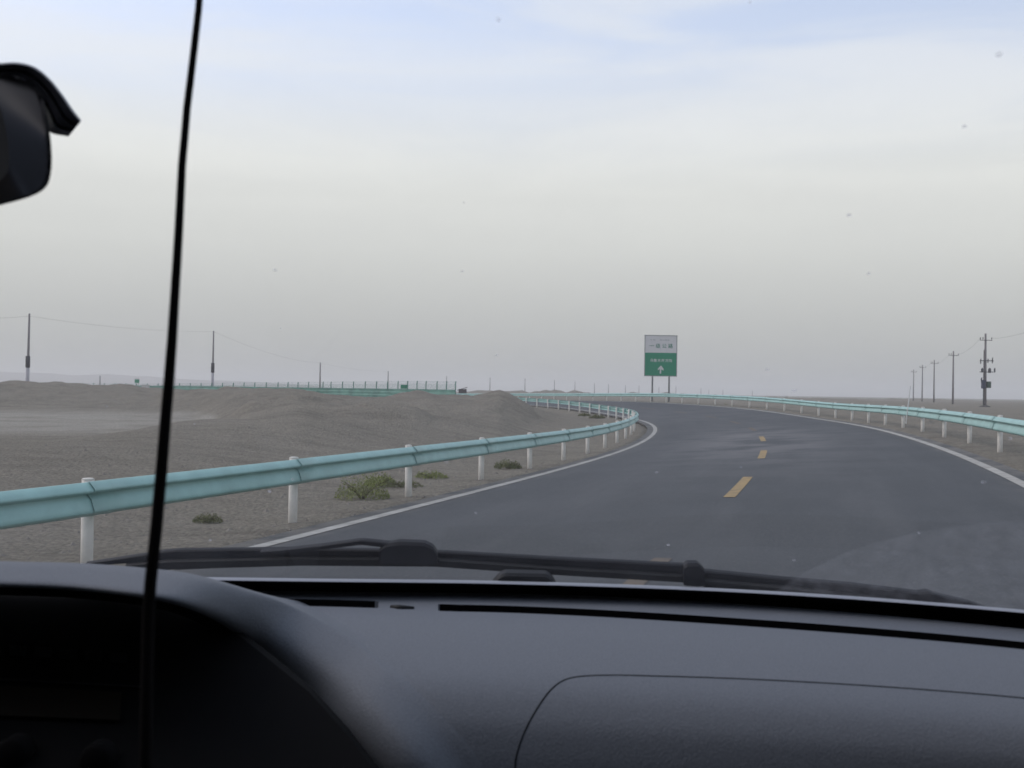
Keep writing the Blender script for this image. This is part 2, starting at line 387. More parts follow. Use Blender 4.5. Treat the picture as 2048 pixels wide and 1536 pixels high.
white = mat('road_paint_white', (.47, .455, .42), rough=.8, col2=(.25, .24, .215), noise=(3.2, .35), bump=(40, .3, .004))
yellow = mat('road_paint_yellow', (.40, .28, .12), rough=.8, noise=(5, .35), bump=(40, .3, .004), col2=(.19, .145, .085))
worn_yellow = mat('road_paint_worn_yellow', (.17, .128, .085), rough=.8, noise=(2.5, .35), bump=(40, .3, .004), col2=(.075, .068, .062))
for o_ in (-WID, WID):
    structure(link('edge_line', strip('edge_line', (o_ - .09, o_ + .09), -9, 345, .75, .006, white)))
for k in range(-1, 33):
    a = 6.61 + 10 * k
    structure(link('lane_dash', strip('lane_dash', (-.085, .085), a, a + 4, .5, .006, yellow if 1 <= k <= 3 else worn_yellow)))

# ------------------------------------------------------------------ guardrails
teal = mat('rail_paint_teal', (.30, .515, .485), rough=.45, spec=.5, noise=(2.6, .22), bump=(9, .15, .004))
pw = mat('post_paint_white', (.72, .69, .63), rough=.6, noise=(5, .22))
PROF = [(0, .775), (.022, .773), (.080, .710), (.088, .694), (.081, .680), (.012, .664), (.010, .652), (.046, .612), (.074, .535), (.083, .505), (.077, .490), (.026, .462), (0, .458)]
pmb = MB(); pmb.tube([(0, 0, -.45), (0, 0, .782)], .057, 12); pmb.tube([(0, 0, .783), (0, 0, .790), (0, 0, .799), (0, 0, .802)], [.0575, .0575, .043, .012], 12)
post_me = mesh('guardrail_post', pmb.v, pmb.f, pw, True)
for i, p_ in enumerate(post_me.polygons): p_.use_smooth = len(p_.vertices) == 4
bmb = MB(); bmb.box((0, 0, .625), (.10, .08, .20)); blk_me = mesh('spacer_block', bmb.v, bmb.f, teal)
def guardrail(label, side, s_first, n, lo):
    base = rp(s_first + 4.03 * 5, side, 0)
    root = empty('guardrail', base); tag(root, label, 'guardrail')
    sg = 1 if side < 0 else -1
    for k in range(n):
        s = s_first + 4.03 * k
        # post
        P = rp(s, side); h = float(np.interp(s, S, HD))
        po = link('post', post_me, root, P - base); po.rotation_euler = (random.uniform(-.012, .012), random.uniform(-.012, .012), -h)
        bl = link('spacer_block', blk_me, po, (sg * .085, 0, 0))
        # beam panel from this post to the next, lapped over it
        v = []; m_ = 9
        for j in range(m_):
            t = j / (m_ - 1); ss = s - .16 + (4.03 + .32) * t
            lap = .005 - .010 * t + random.uniform(-.0015, .0015)
            for (po_, pz) in PROF:
                v.append(rp(ss, side + sg * (.115 + po_ + lap), pz + lap * .6))
        base_n = len(v); np_ = len(PROF)
        f = grid_faces(m_, np_)
        # thickness: second skin 4 mm behind, open ends closed by rim
        for j in range(m_):
            t = j / (m_ - 1); ss = s - .16 + (4.03 + .32) * t; lap = .005 - .010 * t
            for (po_, pz) in PROF: v.append(rp(ss, side + sg * (.115 + po_ + lap - .0045), pz + lap * .6 - .001))
        f2 = [tuple(i + base_n for i in q_)[::-1] for q_ in grid_faces(m_, np_)]
        rim = []
        for j in range(m_ - 1):
            for e in (0, np_ - 1):
                a, b_ = j * np_ + e, (j + 1) * np_ + e; rim.append((a, b_, b_ + base_n, a + base_n))
        for e in (0, m_ - 1):
            for c in range(np_ - 1):
                a = e * np_ + c; rim.append((a, a + 1, a + 1 + base_n, a + base_n))
        me_ = mesh('beam', [x - base for x in v], f + f2 + rim, teal, True)
        be = link('beam', me_, root)
    return root
guardrail('teal crash barrier on white posts curving along the inside of the bend, nearest the car', -OIN, 9.22 - 4.03 * 3, 76, 0)
guardrail('teal crash barrier on white posts along the far outside edge of the bend', OOUT, 27.3 - 4.03 * 6, 80, 0)

# ------------------------------------------------------------------ big road sign
def text_mesh(body, size, m, name='lettering'):
    cu = bpy.data.curves.new(name, 'FONT'); cu.body = body; cu.size = size; cu.align_x = 'CENTER'; cu.align_y = 'CENTER'; cu.extrude = .004; cu.resolution_u = 2; cu.offset = .004
    o = bpy.data.objects.new(name, cu); COL.objects.link(o)
    bpy.context.view_layer.update()
    me_ = bpy.data.meshes.new_from_object(o.evaluated_get(bpy.context.evaluated_depsgraph_get()))
    COL.objects.unlink(o); bpy.data.objects.remove(o)
    me_.materials.clear(); me_.materials.append(m)
    # letter lies in XY -> stand it in XZ facing -Y
    for v in me_.vertices: x, y, z = v.co; v.co = (x, -z, y)
    return me_
SD = 110.0
sx_, sw = xat(1320.7, SD), 64 * SD / F
zt, zb, zm = zat(1320, 671, SD), zat(1320, 752, SD), zat(1320, 705.5, SD)
gb = gz(sx_, SD)
sign = empty('road_sign', (sx_, SD, gb)); tag(sign, 'large white over green direction board on two poles behind the far barrier', 'road sign')
s_white = mat('sign_white', (.74, .72, .71), rough=.5, noise=(1.2, .08)); s_green = mat('sign_green', (.036, .285, .16), rough=.45, noise=(1.0, .12))
s_grey = mat('galvanised_steel', (.30, .31, .31), rough=.5, metallic=.2, noise=(4, .2)); s_gl = mat('sign_green_print', (.03, .20, .12), rough=.5); s_wl = mat('sign_white_print', (.62, .62, .6), rough=.5)
mb = MB(); mb.box((sx_, SD, (zt + zm) / 2), (sw, .05, zt - zm - .004)); wp_ = mb.build('white_panel', s_white, sign)
mb = MB(); mb.box((sx_, SD, (zm + zb) / 2), (sw, .05, zm - zb - .004)); gp_ = mb.build('green_panel', s_green, sign)
mb = MB()
for (cx_, cz_, dx_, dz_) in ((sx_, zt, sw + .1, .07), (sx_, zb, sw + .1, .07), (sx_ - sw / 2, (zt + zb) / 2, .07, zt - zb + .07), (sx_ + sw / 2, (zt + zb) / 2, .07, zt - zb + .07)):
    mb.box((cx_, SD + (.002 if dx_ > dz_ else .0), cz_), (dx_, .08 if dx_ > dz_ else .085, dz_))
mb.build('frame', s_grey, sign)
for pxx in (1305.0, 1338.5):
    mb = MB(); x_ = xat(pxx, SD); mb.tube([(x_, SD + .13, gb - .5), (x_, SD + .13, zt - .3)], .085, 12); mb.build('pole', s_grey, sign, True)
for z_ in (zb + .5, zm - .4, zt - .5):
    mb = MB(); mb.box((sx_, SD + .05, z_), (sw - .2, .045, .08)); mb.build('back_rail', s_grey, sign)
def put_text(body, size, zc, m, xo=0., parent=sign, plate=None):
    for o in (link('lettering', text_mesh(body, size, m), plate),):
        pw_ = parent_world(plate); o.location = (sx_ + xo - pw_.x, SD - .031 - pw_.y, zc - pw_.z)
U = (zt - zb) / 81.0
def tx(s_, px_): return (px_ - 1320.7) * sw / 64
for ch, px_ in zip('一级公路', (1302.5, 1315, 1327.5, 1340)): put_text(ch, .48, zt - U * 21.5, s_gl, tx(0, px_), plate=wp_)
for ch, px_ in zip('乌鲁木齐方向', (1303, 1310, 1317.5, 1325, 1333, 1340)): put_text(ch, .36, zt - U * 50.5, s_wl, tx(0, px_), plate=gp_)
mb = MB()       # small illegible print along the top
for px_, w_ in ((1301, 3), (1307, 4), (1321, 4), (1326, 3), (1331, 4), (1336, 3)):
    mb.box((sx_ + tx(0, px_), SD - .028, zt - U * 9), (w_ * U, .004, .055))
mb.build('small_print', mat('sign_grey_print', (.27, .31, .30), .5), wp_)
ar = [(-.09, -.40), (.05, -.42), (.08, .02), (.28, -.12), (.30, .06), (.04, .42), (-.26, .10), (-.28, -.08), (-.07, .06)]
mb = MB(); n_ = len(ar); cz_ = zt - U * 68
mb.add([(sx_ + a, SD - .027, cz_ + b) for a, b in ar] + [(sx_ + a, SD - .031, cz_ + b) for a, b in ar], [tuple(range(n_)), tuple(range(2 * n_ - 1, n_ - 1, -1))] + [(i, (i + 1) % n_, n_ + (i + 1) % n_, n_ + i) for i in range(n_)])
mb.build('arrow', s_wl, gp_)

# ------------------------------------------------------------------ green mesh fence beyond the mounds
f_green = mat('fence_green', (.08, .25, .19), rough=.5, noise=(2, .2)); f_teal = mat('fence_panel_teal', (.19, .40, .33), rough=.5, noise=(.8, .45))
FP = [911, 893, 874, 852, 834, 815, 796, 775, 753, 730.5, 707, 685, 662, 646, 617, 596, 576, 556, 532.5, 509.6]
while FP[-1] > -240: FP.append(FP[-1] - 21.5)
FD = lambda p: float(np.interp(-p, [-911, -815, -700, -600, -510, -400, -300, -100, 240], [132, 138, 145, 152, 160, 170, 180, 206, 246]))
FTOP = lambda p: float(np.interp(-p, [-911, -815, -510, -300, 240], [2.60, 2.62, 2.26, 1.92, 1.85]))
f0 = (xat(911, 132), 132, .3)
fence = empty('mesh_fence', f0); tag(fence, 'long green wire mesh fence with leaning post tops beyond the gravel heaps', 'fence')
FQ = []
for p_ in FP:
    D_ = FD(p_); x_ = xat(p_, D_); FQ.append((x_, D_, FTOP(p_)))
mesh_mb = MB()
for i, (x_, y_, t_) in enumerate(FQ):
    b_ = gz(x_, y_)
    mb = MB(); mb.tube([(x_, y_, b_ - .4), (x_, y_, t_ - .28), (x_ + .06, y_ - .12, t_)], .065, 6); mb.build('post', f_green, fence)
    if i + 1 == len(FQ): break
    x2, y2, t2 = FQ[i + 1]; b2 = gz(x2, y2); d = Vector((x2 - x_, y2 - y_, 0)); ln = d.length; d.normalize(); nrm = Vector((-d.y, d.x, 0))
    lo1, lo2, hi1, hi2 = b_ + .05, b2 + .05, min(1.62, t_ - .35), min(1.62, t2 - .35)
    mb = MB()                                   # dense lower panel of the bay: folded sheet
    P1, P2 = Vector((x_, y_, 0)), Vector((x2, y2, 0)); v = []
    for k, (q_, ofs) in enumerate(((0, 0), (.3, .05), (.36, 0), (.66, .05), (.72, 0), (1, .05))):
        for th in (0, .01):
            a_ = P1 + nrm * (.06 + ofs + th); c_ = P2 + nrm * (.06 + ofs + th)
            v += [(a_.x, a_.y, lo1 + (hi1 - lo1) * q_), (c_.x, c_.y, lo2 + (hi2 - lo2) * q_)]
    ff = []
    for k in range(5):
        a_ = k * 4; ff += [(a_, a_ + 1, a_ + 5, a_ + 4), (a_ + 2, a_ + 6, a_ + 7, a_ + 3)]
    mb.add(v, ff); mb.build('lower_panel', f_teal, fence)
    nv = max(8, int(ln / .11))                  # welded wires
    up1, up2 = t_ - .3, t2 - .3
    for k in range(nv):
        u = (k + .5) / nv; c = P1.lerp(P2, u); z0 = lo1 + (lo2 - lo1) * u; z1 = up1 + (up2 - up1) * u
        e_ = d * .008; mesh_mb.add([(c.x - e_.x, c.y - e_.y, z0), (c.x + e_.x, c.y + e_.y, z0), (c.x + e_.x, c.y + e_.y, z1), (c.x - e_.x, c.y - e_.y, z1)], [(0, 1, 2, 3)])
    for k in range(16):
        u = k / 15; za, zb_ = lo1 + (up1 - lo1) * u, lo2 + (up2 - lo2) * u
        mesh_mb.add([(x_, y_, za - .008), (x2, y2, zb_ - .008), (x2, y2, zb_ + .008), (x_, y_, za + .008)], [(0, 1, 2, 3)])
    for k, (ofx, ofz) in enumerate(((.02, .14), (.05, .02))):                 # barbed top wires
        mesh_mb.add([(x_ + ofx, y_ - 2 * ofx, t_ - ofz - .008), (x2 + ofx, y2 - 2 * ofx, t2 - ofz - .008), (x2 + ofx, y2 - 2 * ofx, t2 - ofz + .008), (x_ + ofx, y_ - 2 * ofx, t_ - ofz + .008)], [(0, 1, 2, 3)])
stuff(mesh_mb.build('wire_mesh', f_green, fence))
mb = MB(); D_ = FD(809); mb.box((xat(809, D_), D_ - .12, zat(809, 773.5, D_)), (.95, .03, .50), .3)
o = mb.build('fence_plate', s_green, None); tag(o, 'small dark green plate hung on the mesh fence', 'plate')

# ------------------------------------------------------------------ utility poles
conc = mat('concrete_pole', (.235, .215, .215), rough=.85, noise=(2, .2)); dark = mat('pole_dark_band', (.05, .045, .05), rough=.8); steel = mat('dark_steel', (.07, .07, .075), rough=.6)
ceram = mat('insulator', (.10, .09, .10), rough=.35); pale = mat('pole_pale_base', (.42, .40, .42), rough=.85)
def pole(px, pt, D, label, r0=.19, r1=.12, band=None, arms=(), group=None, gear=False, tilt=0.):
    x = xat(px, D); b = gz(x, D); t = zat(px, pt, D)
    root = empty('utility_pole', (x, D, b)); tag(root, label, 'utility pole', group)
    mb = MB(); mb.tube([(x, D, b - .5), (x + tilt * .5, D, b + (t - b) * .5), (x + tilt, D, t)], [r0, (r0 + r1) / 2, r1], 10); mb.build('shaft', conc, root, True)
    if band:
        za, zb_ = zat(px, band[1], D), zat(px, band[0], D)
        mb = MB(); mb.tube([(x, D, za), (x, D, zb_)], r0 + .09, 10); mb.build('dark_band', dark, root, True)
        mb = MB(); mb.tube([(x, D, b - .3), (x, D, za - .03)], [r0 + .035, r0 + .02], 10); mb.build('pale_base', pale, root, True)
    for (ay, half) in arms:
        z = zat(px, ay, D)
        mb = MB(); mb.box((x, D - r1 - .05, z), (2 * half, .09, .09)); a = mb.build('crossarm', steel, root)
        for u in (-1, -.55, 1) if half > .8 else (-1, 1):
            mb = MB(); mb.tube([(x + u * half * .93, D - r1 - .05, z + .046), (x + u * half * .93, D - r1 - .05, z + .18), (x + u * half * .93, D - r1 - .05, z + .22), (x + u * half * .93, D - r1 - .05, z + .40)], [.03, .03, .085, .06], 8); mb.build('insulator', ceram, a)
    if gear:
        y_ = D - .3
        for (gx_, gy0, gy1, wd) in ((1959, 717, 728, .16), (1973.5, 717, 726, .16), (1982.5, 715, 727, .16), (1962, 736, 745, .30), (1977, 736, 746, .42), (1987, 736, 745, .22), (1961, 755, 764, .22)):
            x1 = xat(gx_, D); z0, z1 = zat(gx_, gy1, D), zat(gx_, gy0, D)
            mb = MB(); mb.tube([(x1, y_, z0), (x1, y_, z0 + (z1 - z0) * .25), (x1, y_, z0 + (z1 - z0) * .75), (x1 + .05, y_, z1)], [wd * .4, wd * .5, wd * .5, wd * .2], 8); mb.build('switch_gear', steel, root)
        for ay in (718.5, 741):
            mb = MB(); mb.box((x + .1, D - .2, zat(px, ay + 3, D)), (1.9, .1, .1)); mb.build('crossarm', steel, root)
        for (c, q0, q1, mt) in ((1965, 760, 777, mat('box_blue_grey', (.06, .065, .10), .5)), (1975.5, 763, 776, mat('box_green_grey', (.045, .08, .055), .5))):
            x1 = xat(c, D); z0, z1 = zat(c, q1, D), zat(c, q0, D)
            mb = MB(); mb.box((x1, y_, (z0 + z1) / 2), (.48, .45, z1 - z0)); mb.build('switch_box', mt, root)
        mb = MB(); mb.tube([(x - .28, D - .1, b), (x - .24, D - .1, zat(px, 700, D))], .05, 6); mb.build('cable_duct', steel, root)
        mb = MB(); mb.tube([(x, D, b - .2), (x, D, b + .12), (x, D, b + .3)], [.9, .7, .2], 10); mb.build('footing', mat('footing_dark', (.09, .085, .08), .9), root)
    return Vector((x + tilt, D, t))
tops = {}
tops['l0'] = pole(55, 627, 154, 'tall concrete pole with dark band and pale base, left of the black cable', .22, .13, (712, 735), tilt=.1)
tops['l1'] = pole(425, 662, 195, 'tall concrete pole with dark band, just right of the black cable', .22, .12, (726, 745), tilt=.05)
tops['l2'] = pole(640, 725, 330, 'plain grey pole behind the left stretch of the mesh fence', .26, .17)
tops['l3'] = pole(776, 742, 420, 'plain grey pole rising through the middle of the mesh fence', .26, .17)
tops['l4'] = pole(893, 752, 520, 'plain grey pole beside the right end post of the mesh fence', .24, .16)
pole(200, 752, 420, 'short distant pole left of the small far green sign', .26, .2)
for px, pt, D in ((980, 755, 600), (1050, 757, 640), (1109, 760, 680), (1150, 763, 720), (1189, 766, 760), (1217, 768, 800), (1251, 770, 830), (1278, 771, 860), (1318, 774, 900), (1352, 772, 930), (1402, 776, 960), (1418, 779, 990), (1446, 779, 1020), (1505, 781, 1060)):
    pole(px, pt, D, 'thin distant pole in the row along the horizon behind the far barrier', .24, .16, group='distant poles along the horizon')
tops['r0'] = pole(1970, 667, 154, 'pole carrying crossarms and switch boxes at the far right', .24, .13, arms=((680.5, .85),), gear=True)
tops['r1'] = pole(1906, 702, 210, 'concrete pole with one crossarm, first left of the pole with switch boxes', .20, .13, arms=((711, .95),))
tops['r2'] = pole(1868, 720, 275, 'concrete pole with one crossarm, second left of the pole with switch boxes', .20, .13, arms=((727, .95),))
tops['r3'] = pole(1844.5, 730, 325, 'concrete pole with one crossarm, third left of the pole with switch boxes', .20, .13, arms=((735, .95),))
tops['r4'] = pole(1827, 739, 370, 'shortest looking concrete pole with crossarm, leftmost of the right hand row', .20, .13, arms=((744, .95),))
wirem = mat('wire', (.10, .10, .10), .6)
def wire(a, b, sag, label, r=.012):
    a, b = Vector(a), Vector(b); pts = []
    for k in range(17):
        u = k / 16; p = a.lerp(b, u); p.z -= sag * 4 * u * (1 - u); pts.append(p)
    mb = MB(); mb.tube(pts, r, 5); tag(mb.build('power_line', wirem), label, 'power line')
dz = Vector((0, 0, -.35))
wire(Vector((xat(-420, 128), 128, zat(-420, 612, 128))), tops['l0'] + dz, .9, 'thin wire entering from the left edge to the pole left of the black cable')
wire(tops['l0'] + dz, tops['l1'] + Vector((0, 0, -.1)), .6, 'thin wire between the two banded poles either side of the black cable')
wire(tops['l1'] + Vector((0, 0, -.1)), tops['l2'] + Vector((0, 0, -.1)), 1.2, 'thin wire from the right banded pole down to the plain fence side pole')
wire(tops['l2'] + Vector((0, 0, -.1)), tops['l3'] + Vector((0, 0, -.1)), .7, 'faint wire between the two plain poles behind the mesh fence')
A_ = lambda k, u, dzz: tops[k] + Vector((u, -.2, dzz))
wire(Vector((xat(2190, 100), 100, zat(2190, 598, 100))), A_('r0', .8, -.7), .8, 'thin wire from the right picture edge to the pole with switch boxes')
wire(A_('r0', -.8, -.7), A_('r1', -.85, -.7), .9, 'thin wire from the pole with switch boxes to its first neighbour')
wire(A_('r1', -.85, -.7), A_('r2', -.85, -.7), .8, 'thin wire between the first and second poles left of the switch boxes')
wire(A_('r2', -.85, -.7), A_('r3', -.85, -.7), .6, 'thin wire between the second and third poles left of the switch boxes')

# ------------------------------------------------------------------ small far things
D_ = 215.0; x_ = xat(274, D_); b_ = gz(x_, D_)
ss_ = empty('far_road_sign', (x_, D_, b_)); tag(ss_, 'tiny far green and white road sign standing left of the black cable', 'road sign')
z0, z1 = zat(274, 766, D_), zat(274, 756, D_)
mb = MB(); mb.box((x_, D_, (z0 + z1) / 2 - .12), (.9, .04, (z1 - z0) * .7)); mb.build('green_panel', s_green, ss_)
mb = MB(); mb.box((x_, D_, z1 - .11), (.9, .04, .24)); mb.build('white_panel', s_white, ss_)
for k in (-.25, .25):
    mb = MB(); mb.tube([(x_ + k, D_ + .06, b_ - .3), (x_ + k, D_ + .06, z1 - .1)], .04, 6); mb.build('pole', s_grey, ss_)
D_ = 165.0; x_ = xat(291, D_); b_ = gz(x_, D_); zt_ = zat(291, 769.5, D_)
cab_ = empty('white_cabinet', (x_, D_, b_)); tag(cab_, 'small white roadside cabinet half hidden by the heaps beside the far green sign', 'cabinet')
cw = mat('cabinet_white', (.66, .65, .63), .5, noise=(3, .15))
mb = MB(); mb.box((x_, D_, (b_ - .2 + zt_ - .1) / 2), (1.0, .6, zt_ - .1 - b_ + .2)); mb.build('body', cw, cab_)
mb = MB(); mb.box((x_ + .03, D_ - .03, zt_ - .055), (1.16, .78, .08), .06); mb.build('lid', cw, cab_)
for k in (-.24, .24):
    mb = MB(); mb.box((x_ + k, D_ - .31, zt_ - .55), (.44, .025, .78)); mb.build('door', cw, cab_)
D_ = 215.0; x_ = xat(925, D_); b_ = gz(x_, D_); zt_ = zat(925, 775.5, D_)
shed = empty('dark_shed', (x_, D_, b_)); tag(shed, 'low dark hut with a slanting roof just right of the fence end', 'hut')
mb = MB(); mb.box((x_ + .05, D_, (b_ - .3 + zt_ - .25) / 2), (1.5, 1.4, zt_ - .25 - b_ + .3)); mb.build('wall', mat('hut_wall', (.075, .062, .06), .9), shed)
mb = MB(); mb.add([(x_ - 1.0, D_ - .85, zt_ - .55), (x_ + .95, D_ - .85, zt_ + .05), (x_ + .95, D_ + .85, zt_ + .05), (x_ - 1.0, D_ + .85, zt_ - .55), (x_ - 1.0, D_ - .85, zt_ - .45), (x_ + .95, D_ - .85, zt_ + .15), (x_ + .95, D_ + .85, zt_ + .15), (x_ - 1.0, D_ + .85, zt_ - .45)], [(3, 2, 1, 0), (4, 5, 6, 7), (0, 1, 5, 4), (1, 2, 6, 5), (2, 3, 7, 6), (3, 0, 4, 7)]); mb.build('roof', mat('hut_roof', (.05, .035, .04), .9), shed)
D_ = 38.5; xb_, xt_ = xat(1813, D_), xat(1823, D_)
mb = MB(); mb.tube([(xb_, D_, zat(1813, 833, D_) - .25), (xt_, D_ + .1, zat(1823, 772, D_))], [.022, .016], 8)  # rod added to stand for a pale streak on the windscreen
tag(mb.build('glass_streak', mat('glass_streak_white', (.62, .62, .6), .6)), 'thin pale slanted windscreen streak built as a rod at the far barrier, right of the big sign', 'glass_streak')

# ------------------------------------------------------------------ shrubs and stones
lf_y = mat('shrub_yellow_green', (.27, .30, .10), rough=.9, noise=(6, .45)); lf_d = mat('shrub_dull_green', (.18, .19, .09), rough=.9, noise=(6, .45)); stem = mat('shrub_stem', (.10, .08, .055), .9)
def shrub(px, py, wpx, hpx, label, m, dens=1.0, D=None):
    dy = py - hor(px); D = D or F * CAMZ / dy
    for _ in range(4):
        g = gz(xat(px, D), D); D = D if dy < 20 else F * (CAMZ - g) / dy
    x = xat(px, D); b = gz(x, D); W, H = wpx * D / F, hpx * D / F
    root = empty('shrub', (x, D, b)); tag(root, label, 'shrub')
    mb = MB(); mb2 = MB(); n = int(1700 * dens)
    for k in range(26):
        a = random.uniform(0, 2 * math.pi); l = random.uniform(.5, .95)
        mb2.tube([(x, D, b - .03), (x + math.cos(a) * W * .2 * l, D + math.sin(a) * W * .2 * l, b + H * .5 * l), (x + math.cos(a) * W * .45 * l, D + math.sin(a) * W * .45 * l, b + H * .85 * l)], [.006, .004, .002], 4)
    for k in range(n):
        a = random.uniform(0, 2 * math.pi); rr_ = math.sqrt(random.random()); zz_ = (1 - rr_**2) ** .5 * random.uniform(.1, 1.0) * (1 + .25 * math.sin(a * 3 + px))
        c = Vector((x + math.cos(a) * rr_ * W / 2, D + math.sin(a) * rr_ * W / 2, b + zz_ * H))
        s_ = random.uniform(.016, .042) * max(.7, min(2.5, D / 18)); d1 = Vector((random.gauss(0, 1), random.gauss(0, 1), random.gauss(.9, .6))).normalized() * s_
        d2 = Vector((random.gauss(0, 1), random.gauss(0, 1), random.gauss(0, .6))).normalized() * s_ * .22
        mb.add([c - d2, c + d2, c + d1 + d2 * .3, c + d1 - d2 * .3], [(0, 1, 2, 3)])
    mb2.build('stem', stem, root); f_ = mb.build('foliage', m, root); f_['kind'] = 'stuff'
shrub(728, 998, 110, 46, 'yellow green desert shrub under the near barrier, largest of the roadside plants', lf_y, 1.6)
shrub(765, 972, 66, 24, 'low yellow green tuft just behind the largest roadside shrub', lf_y, .8)
shrub(865, 956, 66, 13, 'flat yellow green tuft between two white posts of the near barrier', lf_y, .5)
shrub(810, 974, 80, 12, 'flat dull green tuft at the foot of a near barrier post', lf_d, .4)
shrub(1018, 937, 56, 16, 'low dark green tuft below the near barrier, right of the flat tufts', lf_d, .6)
shrub(420, 1045, 60, 16, 'dark tuft under the near barrier just right of the black cable', lf_d, .5)
shrub(1195, 836, 34, 7, 'small green tuft inside the bend at the back row of posts', lf_d, .5)
shrub(1170, 833, 26, 5, 'tiny green tuft inside the bend left of its neighbour tuft', lf_d, .4)
shrub(1452, 813, 16, 5, 'tiny dark tuft under the far barrier right of the big sign', lf_d, .3)
for px, py, wp, hp, D in ((1040, 783, 9, 7, 300), (1022, 786, 10, 6, 300), (1290, 786, 8, 6, 320), (1370, 787, 18, 6, 320), (1460, 788, 8, 5, 320), (1535, 789, 10, 7, 310), (1572, 790, 12, 5, 300)):
    shrub(px, py, wp, hp, 'small dark bush on the low dunes along the horizon', lf_d, .12, D); bpy.data.objects[-1]
for o in list(COL.objects):
    if o.get('label') == 'small dark bush on the low dunes along the horizon': o['group'] = 'bushes along the horizon'
smb = MB(); cnt = 0
while cnt < 5200:
    s = random.uniform(3, 60); o_ = -(WID + .55) - abs(random.gauss(0, 5)) if random.random() < .75 else (WID + .55) + abs(random.gauss(0, 2.5))
    P = rp(s, o_); r_ = min(.05, .007 + random.expovariate(1 / .010))
    cnt += 1
    smb_pts = []
    for k, (a, b, c) in enumerate(((1, 0, 0), (0, 1, 0), (-1, 0, 0), (0, -1, 0), (0, 0, 1), (0, 0, -.6))):
        j = random.uniform(.7, 1.3); smb_pts.append((P.x + a * r_ * j + random.uniform(-.2, .2) * r_, P.y + b * r_ * j, c * r_ * .7 * j))
    smb.add([(a, b, c) for a, b, c in smb_pts], [(0, 1, 4), (1, 2, 4), (2, 3, 4), (3, 0, 4), (1, 0, 5), (2, 1, 5), (3, 2, 5), (0, 3, 5)])
va = np.array(smb.v); cen = va.reshape(-1, 6, 3).mean(1); gzs = ground_z(cen[:, 0], cen[:, 1]); va[:, 2] += np.repeat(gzs, 6)
stuff(link('gravel', mesh('gravel', va.tolist(), smb.f, mat('stone', (.27, .245, .215), .9, .1, noise=(1.5, .0), col2=(.18, .165, .145)))))

# ------------------------------------------------------------------ far hills
hv = []; hp_ = np.linspace(-900, 760, 120); HDst = 3000.
hy = np.interp(hp_, [-900, -500, -100, 0, 60, 150, 220, 330, 420, 520, 620, 760], [740, 736, 742, 745, 744, 750, 748, 755, 761, 764, 771, 784])
for p_, y_ in zip(hp_, hy):
    z = max(0, zat(p_, y_, HDst)) * (1 + .12 * fbm(np.array([p_ * .02]), np.array([3.0]), 41, 4)[0])
    x_ = xat(p_, HDst)
    hv += [(x_, HDst - 260, -.5), (x_, HDst - 90, z * .45), (x_, HDst, z), (x_, HDst + 200, z * .4), (x_, HDst + 450, -.5)]
structure(link('hills', mesh('hills', hv, grid_faces(120, 5), mat('hill_rock', (.17, .15, .14), .95, .1, noise=(.01, .2)), True)))

# dusty air
hm = bpy.data.materials.new('dusty_air'); hm.use_nodes = True; t = hm.node_tree; t.nodes.clear()
mo = t.nodes.new('ShaderNodeOutputMaterial'); pv = t.nodes.new('ShaderNodeVolumePrincipled'); t.links.new(pv.outputs[0], mo.inputs['Volume'])
pv.inputs['Color'].default_value = (.955, .95, .94, 1); pv.inputs['Density'].default_value = .00055; pv.inputs['Anisotropy'].default_value = .2
mb = MB(); mb.box((0, 1600, 23.25), (9000, 9600, 50.5)); hz = mb.build('haze', hm); stuff(hz)

# ------------------------------------------------------------------ the car the picture is taken from
def ray(px, py): return FWD + RIGHT * ((px - CX) / F) - UP * ((py - CY) / F)
def pd(px, py, drop):
    """point on the sight line where it lies `drop` below the eye"""
    r = ray(px, py); return CAM + r * (-drop / r.z)
def pz(px, py, dist): return CAM + ray(px, py) * dist
car = empty('car', (-.35, 0, 0)); tag(car, 'car interior with grey dashboard, dark instrument hood, windscreen and wipers at the bottom', 'car')
plast = mat('dash_plastic', (.158, .172, .196), rough=.68, spec=.22, noise=(700, .30), bump=(500, .5, .0010))
hoodm = mat('hood_plastic', (.235, .237, .285), rough=.5, spec=.4, noise=(260, .10), bump=(420, .2, .0006))
blk = mat('black_plastic_and_shade', (.004, .004, .0045), rough=.8, spec=.06); blkr = mat('black_rubber', (.010, .011, .013), rough=.6, spec=.25, noise=(30, .3))  # black parts, and painted shade inside the slots and hood recess
wipm = mat('wiper_metal', (.009, .010, .014), rough=.6, spec=.22, noise=(25, .35))
def curve_rows(rows, xs):
    """rows: list of dict(x=[..], y=[..], d=[..]) in sight-line terms -> grid of points"""
    out_ = []
    for r_ in rows:
        yy = catmull(xs, r_['x'], r_['y']); dd = catmull(xs, r_['x'], r_['d']) if isinstance(r_['d'], list) else np.full(len(xs), r_['d'])
        out_.append([pd(float(a), float(b), float(c)) for a, b, c in zip(xs, yy, dd)])
    return out_
